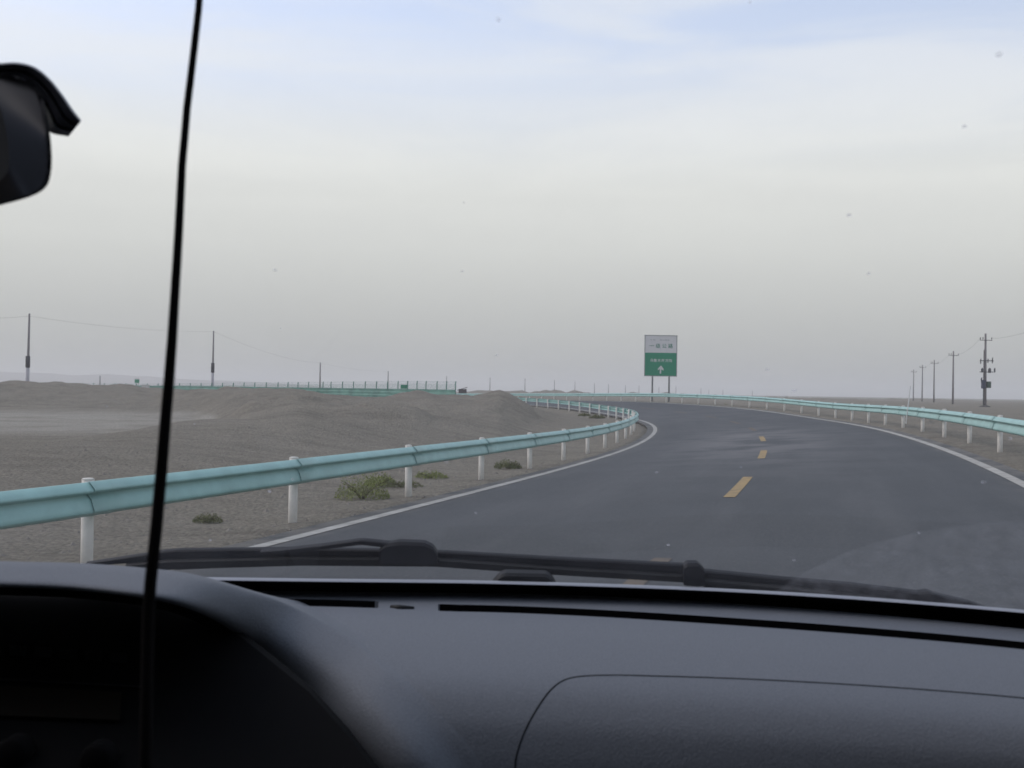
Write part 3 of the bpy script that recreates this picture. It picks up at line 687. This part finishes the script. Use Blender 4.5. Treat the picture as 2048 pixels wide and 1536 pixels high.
# --- dashboard top: swept from the windscreen gap back over the rounded passenger edge
X0 = [-1500, -500, 0, 450, 600, 1000, 1500, 2048, 2700]
XG = [-1500, -500, 0, 450, 600, 750, 880, 1000, 1500, 2048, 2700]
A_y = [1215, 1168, 1166, 1170, 1174, 1185, 1209, 1258, 1336]
G_y = [1230, 1196, 1194, 1196, 1198, 1202, 1208, 1211, 1238, 1284, 1368]
H_y = [1248, 1214, 1210, 1210, 1212, 1216, 1222, 1225, 1253, 1299, 1384]
xs = np.unique(np.concatenate([np.linspace(-1500, 400, 40), np.arange(400, 1060, 7.0), np.linspace(1060, 2700, 56), np.array([545, 553, 560, 742, 750, 758, 872, 880, 888])]))
slotmask = np.where(((xs > 553) & (xs < 751)) | (xs > 876), 1.0, 0.0)
ga, gg, gh = catmull(xs, X0, A_y), catmull(xs, XG, G_y), catmull(xs, XG, H_y)
def row(yv, dv): return [pd(float(a), float(b), float(c)) for a, b, c in zip(xs, yv, dv)]
one = np.ones(len(xs))
rA = row(ga, one * .205); rG = row(gg, one * .208); rH = row(gh, one * .2085)
down = [Vector((0, 0, -.028 * m_ - .0)) for m_ in slotmask]
rG2 = [a + d_ + (b - a) * .06 for a, b, d_ in zip(rG, rH, down)]; rH2 = [b + d_ + (a - b) * .06 for a, b, d_ in zip(rG, rH, down)]
def rr_y(base): return gh + base
back = [(30, .2095), (80, .2145), (140, .2235), (205, .2400), (275, .2615), (345, .2845), (430, .3125), (540, .349), (680, .395)]
rows = [[p + Vector((0, .012, -.03)) for p in rA], [p + Vector((0, .006, -.006)) for p in rA], rA, rG]
n_front = len(rows)
rows += [rG2, rH2, rH]
_bx, _by = [0.0] + [a for a, b in back], [.2085] + [b for a, b in back]
back_y = [9, 20] + list(np.arange(32, 690, 12.0)); row_px = []
for b_ in back_y: rows.append(row(gh + b_, one * float(catmull(b_, _bx, _by)))); row_px.append(gh + b_)
last = rows[-1]; rows.append([p + Vector((0, -.02, -.10)) for p in last]); rows.append([p + Vector((0, .04, -.45)) for p in last])
v = [p for r_ in rows for p in r_]; nc_ = len(xs); fa_all = grid_faces(len(rows), nc_)
HB = [(-900, 1120, .135), (-300, 1119, .136), (0, 1126, .137), (150, 1130, .138), (300, 1142, .140), (400, 1157, .147), (500, 1184, .168), (600, 1226, .1955), (700, 1288, 0), (780, 1360, 0), (860, 1450, 0), (930, 1560, 0), (985, 1690, 0)]
HB = [(a, b, c if c else float(catmull(b - float(catmull(a, XG, H_y)), _bx, _by)) - .0012) for a, b, c in HB]
_hy = np.linspace(1120, 1690, 400); _k = np.linspace(0, 12, 800); _hbx = catmull(_k, np.arange(13), [q[0] for q in HB]); _hby = catmull(_k, np.arange(13), [q[1] for q in HB])
_o = np.argsort(_hby); hb_x_at = lambda y: np.interp(y, _hby[_o], _hbx[_o], left=-9e9)
keep = []
for i, f in enumerate(fa_all):
    r_, c_ = divmod(i, nc_ - 1); cut = False
    if r_ > n_front + 2:
        k_ = min(r_ - (n_front + 3), len(row_px) - 1); yc = row_px[k_][c_] + 6; cut = xs[c_ + 1] < hb_x_at(min(yc, 1689)) + 2
    keep.append(not cut)
fa = [f for f, kp in zip(fa_all, keep) if kp]; fid = [i for i, kp in enumerate(keep) if kp]
off = parent_world(car)
dme = mesh('dashboard', [p - off for p in v], fa, [plast, blk], True)
for i, p_ in enumerate(dme.polygons):
    r_, c_ = divmod(fid[i], nc_ - 1)
    if r_ in (3, 4, 5) and slotmask[c_] and slotmask[c_ + 1]: p_.material_index = 1  # slot walls coloured black, the groove's shade put into the material
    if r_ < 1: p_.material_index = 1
    if r_ in (2, 3, 4, 5, 6): p_.use_smooth = False
dash_ = link('dashboard', dme, car)
bvh = BVHTree.FromPolygons([tuple(p) for p in v], fa)
def on_dash(px, py, lift=0.):
    d = ray(px, py).normalized(); h = bvh.ray_cast(CAM, d)
    return (h[0] - d * lift) if h[0] is not None else pd(px, py, .25)
# airbag lid seam: thin sunk line
seam = [(1046, 1620), (1034, 1560), (1031, 1525), (1040, 1488), (1056, 1450), (1078, 1412), (1102, 1380), (1128, 1361), (1165, 1353), (1230, 1351), (1320, 1353), (1450, 1357), (1600, 1364), (1750, 1373), (1900, 1384), (2048, 1397), (2300, 1424)]
tt = np.arange(len(seam)); ts = np.linspace(0, len(seam) - 1, 90)
sxp, syp = catmull(ts, tt, [a for a, b in seam]), catmull(ts, tt, [b for a, b in seam])
mb = MB(); mb.tube([on_dash(a, b, -.0004) for a, b in zip(sxp, syp)], .0008, 6); mb.build('airbag_seam', blk, dash_, True)
# small clip between the two vents
mb = MB(); mb.tube([on_dash(782, 1214, .001), on_dash(800, 1216, .002), on_dash(828, 1217, .001)], [.002, .0032, .002], 8); mb.build('vent_clip', blkr, dash_, True)

# --- windscreen base: black gap, cowl edge and bonnet
GX = [-1500, -500, 0, 450, 600, 1000, 1500, 2048, 2700]
GYv = [1185, 1153, 1153, 1161, 1163, 1168, 1186, 1226, 1296]
gl = catmull(xs, GX, GYv)
rB = [pd(float(a), float(b), .190) for a, b in zip(xs, gl)]
seal_rows = [[p + Vector((0, .010, -.035)) for p in rA], [p + Vector((0, .030, -.012)) for p in rB], [p + Vector((0, .002, -.001)) for p in rB], rB]
mb = MB(); mb.add([p for r_ in seal_rows for p in r_], grid_faces(len(seal_rows), nc_)); mb.build('windscreen_seal', blk, car, True)
paint = mat('car_paint_silver', (.30, .31, .335), rough=.3, spec=.6, metallic=.35)
rC = [pd(float(a), float(b) - 3, .195) for a, b in zip(xs, gl)]
mb = MB()
cow = [[p + Vector((0, .004, -.010)) for p in rC], [p + Vector((0, .006, -.002)) for p in rC], [p + Vector((0, .010, 0)) for p in rC], [p + Vector((0, .018, -.0035)) for p in rC], [p + Vector((0, .07, -.022)) for p in rC], [p + Vector((0, .12, -.05)) for p in rC]]
mb.add([p for r_ in cow for p in r_], grid_faces(len(cow), nc_)); mb.build('cowl_panel', paint, car, True)
mb = MB()
bon = [[p + Vector((0, .13, -.055)) for p in rC]] + [[Vector((p.x * (1 - .06 * k) - .02 * k, p.y + .13 + .16 * k, p.z - .055 - .052 * k - .006 * k * k)) for p in rC] for k in range(1, 6)]
bon.append([p + Vector((0, .05, -.45)) for p in bon[-1]])
mb.add([p for r_ in bon for p in r_], grid_faces(len(bon), nc_)); mb.build('bonnet', paint, car, True)

# --- windscreen glass (dusty, with a wiped arc)
gm = bpy.data.materials.new('windscreen_glass'); gm.use_nodes = True; t = gm.node_tree; t.nodes.clear()
def TN(ty, **k):
    n = t.nodes.new(ty)
    for a, b in k.items(): setattr(n, a, b)
    return n
def TM(op, a, b, clamp=False):
    n = TN('ShaderNodeMath', operation=op, use_clamp=clamp)
    for i, q_ in enumerate((a, b)):
        if isinstance(q_, (int, float)): n.inputs[i].default_value = q_
        else: t.links.new(q_, n.inputs[i])
    return n.outputs[0]
mo = TN('ShaderNodeOutputMaterial'); tr = TN('ShaderNodeBsdfTransparent'); tr.inputs[0].default_value = (.97, .985, .975, 1)
glo = TN('ShaderNodeBsdfGlossy'); glo.inputs['Roughness'].default_value = .02
fre = TN('ShaderNodeFresnel'); fre.inputs['IOR'].default_value = 1.45
m1 = TN('ShaderNodeMixShader'); t.links.new(TM('MULTIPLY', fre.outputs[0], .75), m1.inputs[0]); t.links.new(tr.outputs[0], m1.inputs[1]); t.links.new(glo.outputs[0], m1.inputs[2])
dif = TN('ShaderNodeBsdfDiffuse'); dif.inputs[0].default_value = (.66, .67, .71, 1); trl = TN('ShaderNodeBsdfTranslucent'); trl.inputs[0].default_value = (.66, .67, .71, 1)
m0 = TN('ShaderNodeMixShader'); m0.inputs[0].default_value = .6; t.links.new(dif.outputs[0], m0.inputs[1]); t.links.new(trl.outputs[0], m0.inputs[2])
co = TN('ShaderNodeTexCoord')
def TNoise(s, d, r=.6):
    n = TN('ShaderNodeTexNoise'); n.inputs['Scale'].default_value = s; n.inputs['Detail'].default_value = d; n.inputs['Roughness'].default_value = r; t.links.new(co.outputs['Object'], n.inputs['Vector']); return n.outputs['Fac']
def TR(v_, a, b, lo=0., hi=1., sm=True):
    n = TN('ShaderNodeMapRange'); n.interpolation_type = 'SMOOTHSTEP' if sm else 'LINEAR'
    for k, q_ in (('From Min', a), ('From Max', b), ('To Min', lo), ('To Max', hi)): n.inputs[k].default_value = q_
    t.links.new(v_, n.inputs['Value']); return n.outputs[0]
film = TR(TNoise(7, 6, .65), .3, .75, .006, .035)
vor = TN('ShaderNodeTexVoronoi'); vor.inputs['Scale'].default_value = 44; t.links.new(co.outputs['Object'], vor.inputs['Vector'])
sc_ = TN('ShaderNodeSeparateColor'); t.links.new(vor.outputs['Color'], sc_.inputs[0])
size = TR(sc_.outputs[0], .58, 1.0, 0.0, .10, False)
spot = TM('LESS_THAN', vor.outputs['Distance'], size)
spots = TM('MULTIPLY', spot, TR(TNoise(240, 3), .35, .65, .10, .55))
# the wiped sector's edge: a circle through three points of the pane
def on_glass(px, py):
    i_ = np.argmin(np.abs(xs - px)); r = ray(px, py)
    a = rB[i_]; nrm = Vector((0, -.62, -.72)).normalized(); u_ = (a - CAM).dot(nrm) / r.dot(nrm); return CAM + r * u_ - off
g1, g2, g3 = on_glass(1552, 1190), on_glass(1720, 1112), on_glass(2048, 1074)
_ab, _ac = g2 - g1, g3 - g1; _n = _ab.cross(_ac)
arc_c = g1 + (_n.cross(_ab) * _ac.length_squared + _ac.cross(_n) * _ab.length_squared) / (2 * _n.length_squared); arc_r = (arc_c - g1).length
sub = TN('ShaderNodeVectorMath', operation='DISTANCE'); t.links.new(co.outputs['Object'], sub.inputs[0]); sub.inputs[1].default_value = arc_c
inside = TR(sub.outputs['Value'], arc_r + .004, arc_r - .006)
edge = TM('SUBTRACT', 1.0, TM('MULTIPLY', TM('ABSOLUTE', TM('SUBTRACT', sub.outputs['Value'], arc_r), 0), 260), True)
dirt = TM('MULTIPLY', inside, TR(TNoise(60, 6, .75), .3, .75, .015, .12))
dirt = TM('ADD', dirt, TM('MULTIPLY', edge, .045))
fac = TM('ADD', TM('ADD', film, spots), dirt, True)
m2 = TN('ShaderNodeMixShader'); t.links.new(fac, m2.inputs[0]); t.links.new(m1.outputs[0], m2.inputs[1]); t.links.new(m0.outputs[0], m2.inputs[2]); t.links.new(m2.outputs[0], mo.inputs['Surface'])
gv = []; gidx = range(0, nc_, 2); ng = 14
glass_pts = []
for j in range(ng):
    u = j / (ng - 1)
    for i in gidx:
        p = rB[i] + Vector((0, .004, .001)); gv.append(p + Vector((-(p.x + .35) * .10 * u, -.72 * u - .05 * u * u, .62 * u + .05 * u * (1 - u))))
gf = [f for f in grid_faces(ng, len(list(gidx)))]
mb = MB(); mb.add(gv, gf); gls = mb.build('windscreen', gm, car, True)
# make the inner face the front face
gls.data.update(); c0 = gls.data.polygons[0]
if c0.normal.dot(Vector((0, -1, -.2))) < 0: gls.data.flip_normals()

# --- wipers
def bar(top, bot, dist, thick, name, m, parent, xs_n=40, smooth=False):
    """solid bar with the given upper and lower edge, `thick` deep, at distance dist(px)"""
    x0, x1 = max(top[0][0], bot[0][0]), min(top[-1][0], bot[-1][0]); px_ = np.linspace(x0, x1, xs_n)
    ty, by = np.interp(px_, *zip(*top)), np.interp(px_, *zip(*bot)); v_ = []
    for a, b, c in zip(px_, ty, by):
        d_ = dist(a); T1, B1 = pz(a, b, d_), pz(a, c, d_); mid = (T1 + B1) * .5; back_ = Vector((0, thick, .25 * thick))
        v_ += [B1 + (T1 - B1) * .04, T1 - (T1 - B1) * .12 + back_ * .0, T1 + back_ * .25, T1 + back_, B1 + back_]
    f_ = []; n = 5
    for i in range(xs_n - 1):
        for k in range(n): f_.append((i * n + k, i * n + (k + 1) % n, (i + 1) * n + (k + 1) % n, (i + 1) * n + k))
    f_ += [tuple(range(n - 1, -1, -1)), tuple(range((xs_n - 1) * n, xs_n * n))]
    mb = MB(); mb.add(v_, f_); return mb.build(name, m, parent, smooth)
wd = lambda a: float(np.interp(a, [0, 500, 1000, 1500, 2048], [1.235, 1.215, 1.18, 1.13, 1.02]))
wp1 = empty('wiper', (0, 0, 0)); wp1.parent = car; wp1.location = pz(1000, 1130, 1.18) - off
bar([(170, 1128), (300, 1108), (340, 1101), (600, 1098), (870, 1104), (1100, 1117), (1392, 1132)], [(170, 1133), (300, 1124), (340, 1122), (600, 1117), (870, 1119), (1100, 1136), (1392, 1154)], wd, .007, 'blade_spine', wipm, wp1)
bar([(250, 1131), (340, 1122), (600, 1117), (870, 1119), (1100, 1136), (1392, 1154)], [(250, 1140), (340, 1141), (430, 1137), (600, 1132), (870, 1134), (1100, 1150), (1392, 1167)], lambda a: wd(a) - .006, .008, 'rubber_blade', blkr, wp1)
bar([(520, 1104), (560, 1101), (650, 1091), (722, 1081), (800, 1089), (870, 1099)], [(520, 1109), (560, 1108), (650, 1099), (722, 1090), (800, 1099), (870, 1112)], lambda a: wd(a) - .012, .008, 'arm', wipm, wp1)
bar([(758, 1100), (772, 1089), (800, 1085), (848, 1087), (866, 1095), (874, 1108)], [(758, 1128), (772, 1130), (800, 1130), (848, 1131), (866, 1130), (874, 1126)], lambda a: wd(a) - .014, .010, 'pivot_cover', wipm, wp1, 20)
wp2 = empty('wiper', (0, 0, 0)); wp2.parent = car; wp2.location = pz(1600, 1170, 1.1) - off
bar([(1368, 1134), (1376, 1128), (1396, 1128), (1406, 1136), (1410, 1141)], [(1368, 1172), (1376, 1174), (1396, 1175), (1406, 1174), (1410, 1172)], lambda a: wd(a) - .012, .010, 'adapter', wipm, wp2, 14)
bar([(1410, 1143), (1560, 1158), (1700, 1170), (1840, 1187), (1858, 1184), (1880, 1192), (1940, 1206), (1985, 1222)], [(1410, 1160), (1560, 1174), (1700, 1190), (1840, 1207), (1858, 1209), (1880, 1211), (1940, 1220), (1985, 1228)], wd, .008, 'blade_spine', wipm, wp2, 60)
bar([(1410, 1160), (1560, 1174), (1700, 1190), (1840, 1207), (1930, 1216)], [(1410, 1185), (1500, 1192), (1700, 1206), (1840, 1222), (1930, 1225)], lambda a: wd(a) - .005, .01, 'rubber_blade', blkr, wp2)
bar([(984, 1170), (1000, 1152), (1012, 1148), (1092, 1150), (1104, 1158), (1112, 1172)], [(984, 1180), (1000, 1182), (1012, 1183), (1092, 1186), (1104, 1187), (1112, 1187)], lambda a: 1.135, .012, 'wiper_hub', blkr, car, 20)

# --- instrument hood: a thick arched lip over the black recess
hx = lambda *a: list(a)
_hcx = [(-900, 1138), (-300, 1138), (0, 1146), (150, 1150), (295, 1165), (385, 1184), (470, 1213), (560, 1262), (656, 1335), (740, 1412), (822, 1505), (893, 1610), (943, 1740)]
_hdx = [(-900, 1160), (-300, 1161), (0, 1170), (150, 1176), (290, 1192), (372, 1210), (446, 1242), (522, 1296), (622, 1374), (704, 1456), (782, 1552), (844, 1655), (888, 1785)]
_hex = [(-900, 1180), (-300, 1181), (0, 1190), (150, 1196), (284, 1212), (358, 1230), (424, 1262), (494, 1318), (592, 1398), (668, 1482), (742, 1580), (802, 1685), (842, 1810)]
_rl = [0, 0, 0, 0, 0, .1, .35, .7, 1, 1, 1, 1, 1]
HC = [(a, b, q[2] + .0015 + .0105 * u) for (a, b), q, u in zip(_hcx, HB, _rl)]
HDn = [(a, b, q[2] + .006 + .025 * u) for (a, b), q, u in zip(_hdx, HB, _rl)]
HE = [(a, b, q[2] + .020 + .035 * u) for (a, b), q, u in zip(_hex, HB, _rl)]
ks = np.linspace(0, 12, 97); k0 = np.arange(13)
def hrow(T): a = np.array(T, float); return [pd(float(catmull(k, k0, a[:, 0])), float(catmull(k, k0, a[:, 1])), float(catmull(k, k0, a[:, 2]))) for k in ks]
hb, hc, hd2, he = hrow(HB), hrow(HC), hrow(HDn), hrow(HE)
fwdv = Vector((0, 1, 0))
w_ = np.linspace(0, 1, 97)
HA = [(560, 1190), (612, 1208), (685, 1246), (785, 1300), (875, 1372), (950, 1462), (1015, 1570), (1065, 1700)]
HAx = catmull(ks, np.arange(5, 13), [a for a, b in HA]); HAy = catmull(ks, np.arange(5, 13), [b for a, b in HA])
back0, back1 = [], []
for k, p, ax_, ay_ in zip(ks, hb, HAx, HAy):
    u = float(sstep(4.4, 5.8, k)); free0 = p + Vector((0, .10, -.035)); free1 = p + Vector((0, .04, -.007))
    dsh = on_dash(float(ax_), float(ay_), -.0015) if k > 4.2 else free0
    b0 = free0.lerp(dsh, u); mid = p.lerp(dsh, .5) + Vector((0, 0, -.0012))
    back0.append(b0); back1.append(free1.lerp(mid, u))
ina = [p + Vector((-.004, .03, -.004)) for p in he]; inb = [p + Vector((-.008, .075, -.010)) for p in he]
# refine the lip with interpolated rows
def between(a, b, u): return [x.lerp(y, u) for x, y in zip(a, b)]
base_rows = [back0, back1, hb, hc, hd2, he, ina, inb]
allr = []; kr = np.arange(len(base_rows)); fine_k = np.linspace(0, len(base_rows) - 1, 36)
arr = np.array([[tuple(p) for p in r_] for r_ in base_rows])
for k in fine_k:
    i = min(int(k), len(base_rows) - 2); u = k - i; p0 = arr[max(i - 1, 0)]; p1 = arr[i]; p2 = arr[i + 1]; p3 = arr[min(i + 2, len(base_rows) - 1)]
    q_ = .5 * ((2 * p1) + (-p0 + p2) * u + (2 * p0 - 5 * p1 + 4 * p2 - p3) * u * u + (-p0 + 3 * p1 - 3 * p2 + p3) * u**3); allr.append(q_)
hv_ = [tuple(np.array(p) - np.array(off)) for r_ in allr for p in r_]
hf = grid_faces(len(allr), 97)
hme = mesh('instrument_hood', hv_, hf, [plast, blk], True)
for i, p_ in enumerate(hme.polygons):
    r_ = i // 96; kk_ = fine_k[r_]
    p_.material_index = 1 if kk_ > 4.05 else 0  # inside of the lip turned black, recess shade painted as colour
hood = link('instrument_hood', hme, car)
# --- instrument panel inside the recess
P0 = pz(-900, 1170, .955); P1 = pz(900, 1170, .955); P3 = pz(-900, 1800, .66)
def pan_pt(px, py, lift=0.):
    nrm = (P1 - P0).cross(P3 - P0).normalized(); r = ray(px, py); u = (P0 - CAM).dot(nrm) / r.dot(nrm); return CAM + r * (u - lift)
edge_ = [(-900, 1172), (0, 1180), (284, 1196), (374, 1214), (446, 1246), (520, 1304), (618, 1384), (694, 1468), (768, 1566), (828, 1671), (866, 1800), (-900, 1800)]
pan = MB(); pf = [pan_pt(a, b) for a, b in edge_]; n = len(pf); pan.add(pf + [p + Vector((0, .012, 0)) for p in pf], [tuple(range(n - 1, -1, -1)), tuple(range(n, 2 * n))] + [(i, (i + 1) % n, n + (i + 1) % n, n + i) for i in range(n)])
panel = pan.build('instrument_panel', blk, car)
def plate(name, q, m, lift, parent):
    mb = MB(); a = [pan_pt(x, y, lift) for x, y in q]; b = [pan_pt(x, y, 0) for x, y in q]; n = len(q)
    mb.add(a + b, [tuple(range(n))] + [(i, n + i, n + (i + 1) % n, (i + 1) % n) for i in range(n)]); return mb.build(name, m, parent)
plate('radio_display', [(-160, 1362), (244, 1384), (240, 1440), (-160, 1424)], mat('display_brown', (.008, .0062, .004), .6, .1), .006, panel)
plate('radio_bezel', [(-200, 1345), (290, 1372), (285, 1375), (-200, 1350)], blkr, .004, panel)
for a_, b_ in ((20, 1290), (70, 1293), (120, 1297), (170, 1300), (220, 1304)):
    plate('button', [(a_, b_), (a_ + 34, b_ + 2), (a_ + 33, b_ + 22), (a_ - 1, b_ + 20)], blkr, .006, panel)
for a_, b_ in ((40, 1500), (205, 1512)):
    c = pan_pt(a_, b_, .0); mb = MB(); mb.tube([c, c + Vector((0, -.014, .002)), c + Vector((0, -.016, .0022))], [.012, .011, .008], 16); mb.build('knob', blk, panel, True)

# --- mirror at the upper left
mirr = empty('rear_view_mirror', (0, 0, 0)); mirr.parent = car; mirr.location = pz(-60, 260, .55) - off
mm = mat('mirror_housing', (.034, .035, .045), rough=.45, spec=.4)
def shell(outline, d0, d1, shrink, name, m, parent, rounds=5):
    """solid from an outline: front ring at distance d0, back ring at d1, rounded over between them"""
    n = len(outline); cx_ = sum(a for a, b in outline) / n; cy_ = sum(b for a, b in outline) / n; v_ = []
    prof = [(0, shrink + .10), (.0, shrink)] + [(k / rounds, 1 - (1 - shrink) * (1 - math.sin(math.pi * (.0 + k / rounds) )) if k < rounds else shrink * .9) for k in range(1, rounds + 1)]
    for u, s_ in prof:
        s2 = s_ if s_ <= 1 else 1
        for a, b in outline: v_.append(pz(cx_ + (a - cx_) * s2, cy_ + (b - cy_) * s2, d0 + (d1 - d0) * u))
    f_ = []
    for r_ in range(len(prof) - 1):
        for k in range(n): f_.append((r_ * n + k, r_ * n + (k + 1) % n, (r_ + 1) * n + (k + 1) % n, (r_ + 1) * n + k))
    f_ += [tuple(range(n - 1, -1, -1)), tuple(range((len(prof) - 1) * n, len(prof) * n))]
    mb = MB(); mb.add(v_, f_); return mb.build(name, m, parent, True)
def smooth_outline(pts, per=5):
    n = len(pts); o_ = []
    for i in range(n):
        p0, p1, p2, p3 = [np.array(pts[(i + k) % n], float) for k in (-1, 0, 1, 2)]
        for j in range(per):
            u = j / per; o_.append(tuple(.5 * ((2*p1) + (-p0+p2)*u + (2*p0-5*p1+4*p2-p3)*u*u + (-p0+3*p1-3*p2+p3)*u**3)))
    return o_
ol = smooth_outline([(-560, 135), (-300, 142), (-60, 146), (20, 150), (62, 165), (84, 192), (96, 240), (103, 300), (102, 345), (92, 374), (64, 392), (10, 408), (-60, 424), (-300, 465), (-560, 500), (-600, 320)])
shell(ol, .54, .58, .955, 'housing', mm, mirr)
ol2 = smooth_outline([(-540, 165), (-300, 170), (-60, 176), (-25, 185), (0, 215), (14, 270), (18, 320), (12, 350), (-20, 372), (-60, 388), (-300, 430), (-540, 465), (-570, 320)])
bz = [(cx2, cy2) for cx2, cy2 in ol2]
mb = MB(); n = len(bz); mb.add([pz(a, b, .539) for a, b in bz] + [pz(a, b, .534) for a, b in bz], [tuple(range(2 * n - 1, n - 1, -1))] + [(i, (i + 1) % n, n + (i + 1) % n, n + i) for i in range(n)]); mb.build('mirror_glass', mat('mirror_glass', (.16, .155, .15), rough=.12, spec=.5), mirr)
# curved shade behind the mirror (a thick bent strip with two ribs)
arcp = [(-420, 300), (-330, 215), (-200, 160), (-80, 132), (0, 126), (36, 125), (70, 134), (100, 158), (126, 190), (146, 219), (163, 241)]
tt = np.arange(len(arcp)); ts = np.linspace(0, len(arcp) - 1, 60)
ax, ay = catmull(ts, tt, [a for a, b in arcp]), catmull(ts, tt, [b for a, b in arcp])
inp = [(-380, 360), (-300, 270), (-180, 205), (-80, 178), (0, 170), (30, 172), (52, 184), (72, 206), (86, 232), (100, 264), (137, 273)]
bx_, by_ = catmull(ts, tt, [a for a, b in inp]), catmull(ts, tt, [b for a, b in inp])
mb = MB(); v_ = []
lay = [(0, .60), (.06, .588), (.30, .590), (.36, .594), (.42, .590), (.62, .592), (.68, .597), (.74, .593), (1.0, .600), (1.0, .625), (0, .625)]
for a, b, c, d_ in zip(ax, ay, bx_, by_):
    for u, dd in lay: v_.append(pz(a + (c - a) * u, b + (d_ - b) * u, dd))
n = len(lay)
f_ = [(i * n + k, i * n + (k + 1) % n, (i + 1) * n + (k + 1) % n, (i + 1) * n + k) for i in range(59) for k in range(n)] + [tuple(range(n - 1, -1, -1)), tuple(range(59 * n, 60 * n))]
mb.add(v_, f_); mb.build('shade', mm, mirr, False)
mb = MB(); mb.tube([pz(-300, 240, .585), pz(-300, 120, .60), pz(-290, -60, .62)], [.012, .010, .012], 10); mb.build('stalk', blkr, mirr, True)

# --- cabin shell: roof, pillars, doors, floor (outside the frame, they shade the dash)
trim = mat('cabin_trim', (.055, .055, .06), .85, .1)
def boxpart(name, c, d, m=trim):
    mb = MB(); mb.box(c, d); return mb.build(name, m, car)
boxpart('roof', (-.35, -.72, 1.985), (1.62, 2.0, .05))
boxpart('floor', (-.35, -.25, .42), (1.62, 2.1, .05))
boxpart('rear_wall', (-.35, -1.70, 1.2), (1.62, .05, 1.55))
for x_ in (-1.16, .60):
    boxpart('door', (x_, -.45, .86), (.06, 2.4, .74)); boxpart('pillar', (x_, -.95, 1.60), (.06, .16, .74)); boxpart('rear_quarter', (x_, -1.5, 1.60), (.06, .36, .74))
    mb = MB(); mb.tube([Vector((x_ + (.04 if x_ < 0 else -.0), .92, 1.26)), Vector((x_, .52, 1.64)), Vector((x_ * .96 - .01, .24, 1.95))], .03, 8); mb.build('windscreen_pillar', trim, car, True)
tint = bpy.data.materials.new('cabin_dimming_glass'); tint.use_nodes = True; _t = tint.node_tree; _t.nodes.clear()  # dark tint added on unseen side panes to dim the cabin
_o = _t.nodes.new('ShaderNodeOutputMaterial'); _a = _t.nodes.new('ShaderNodeBsdfTransparent'); _a.inputs[0].default_value = (.08, .085, .085, 1); _t.links.new(_a.outputs[0], _o.inputs['Surface'])
for x_ in (-1.16, .60):
    mb = MB(); q = [(x_, .80, 1.232), (x_, .50, 1.62), (x_, .26, 1.955), (x_, -.86, 1.955), (x_, -.86, 1.232)]
    mb.add(q, [(0, 1, 2, 3, 4)]); mb.build('dimming_side_window', tint, car)
boxpart('bulkhead', (-.35, .98, .70), (1.62, .05, .55), blk)

# --- black cable hanging from the roof down past the instrument hood
cab = [(403, -120), (400, -20), (397, 20), (389, 90), (382, 150), (374, 215), (369, 275), (364, 330), (361, 390), (358, 450), (354, 520), (349, 600), (344, 680), (338, 760), (331, 840), (325, 915), (319, 985), (313, 1050), (307, 1110), (301, 1165), (297, 1230), (295, 1300), (293, 1400), (291, 1520), (288, 1700)]
mb = MB(); mb.tube([pz(a, b, .52 - .00003 * b) for a, b in cab], [float(np.interp(b, [0, 300, 600, 800, 1000, 1200], [.0017, .0019, .0022, .0026, .0028, .0028])) for a, b in cab], 10)
tag(mb.build('cable', mat('cable_black', (.006, .005, .0055), .8, .08), None, True), 'thin black cable hanging down in front of the windscreen to the instrument hood', 'cable')
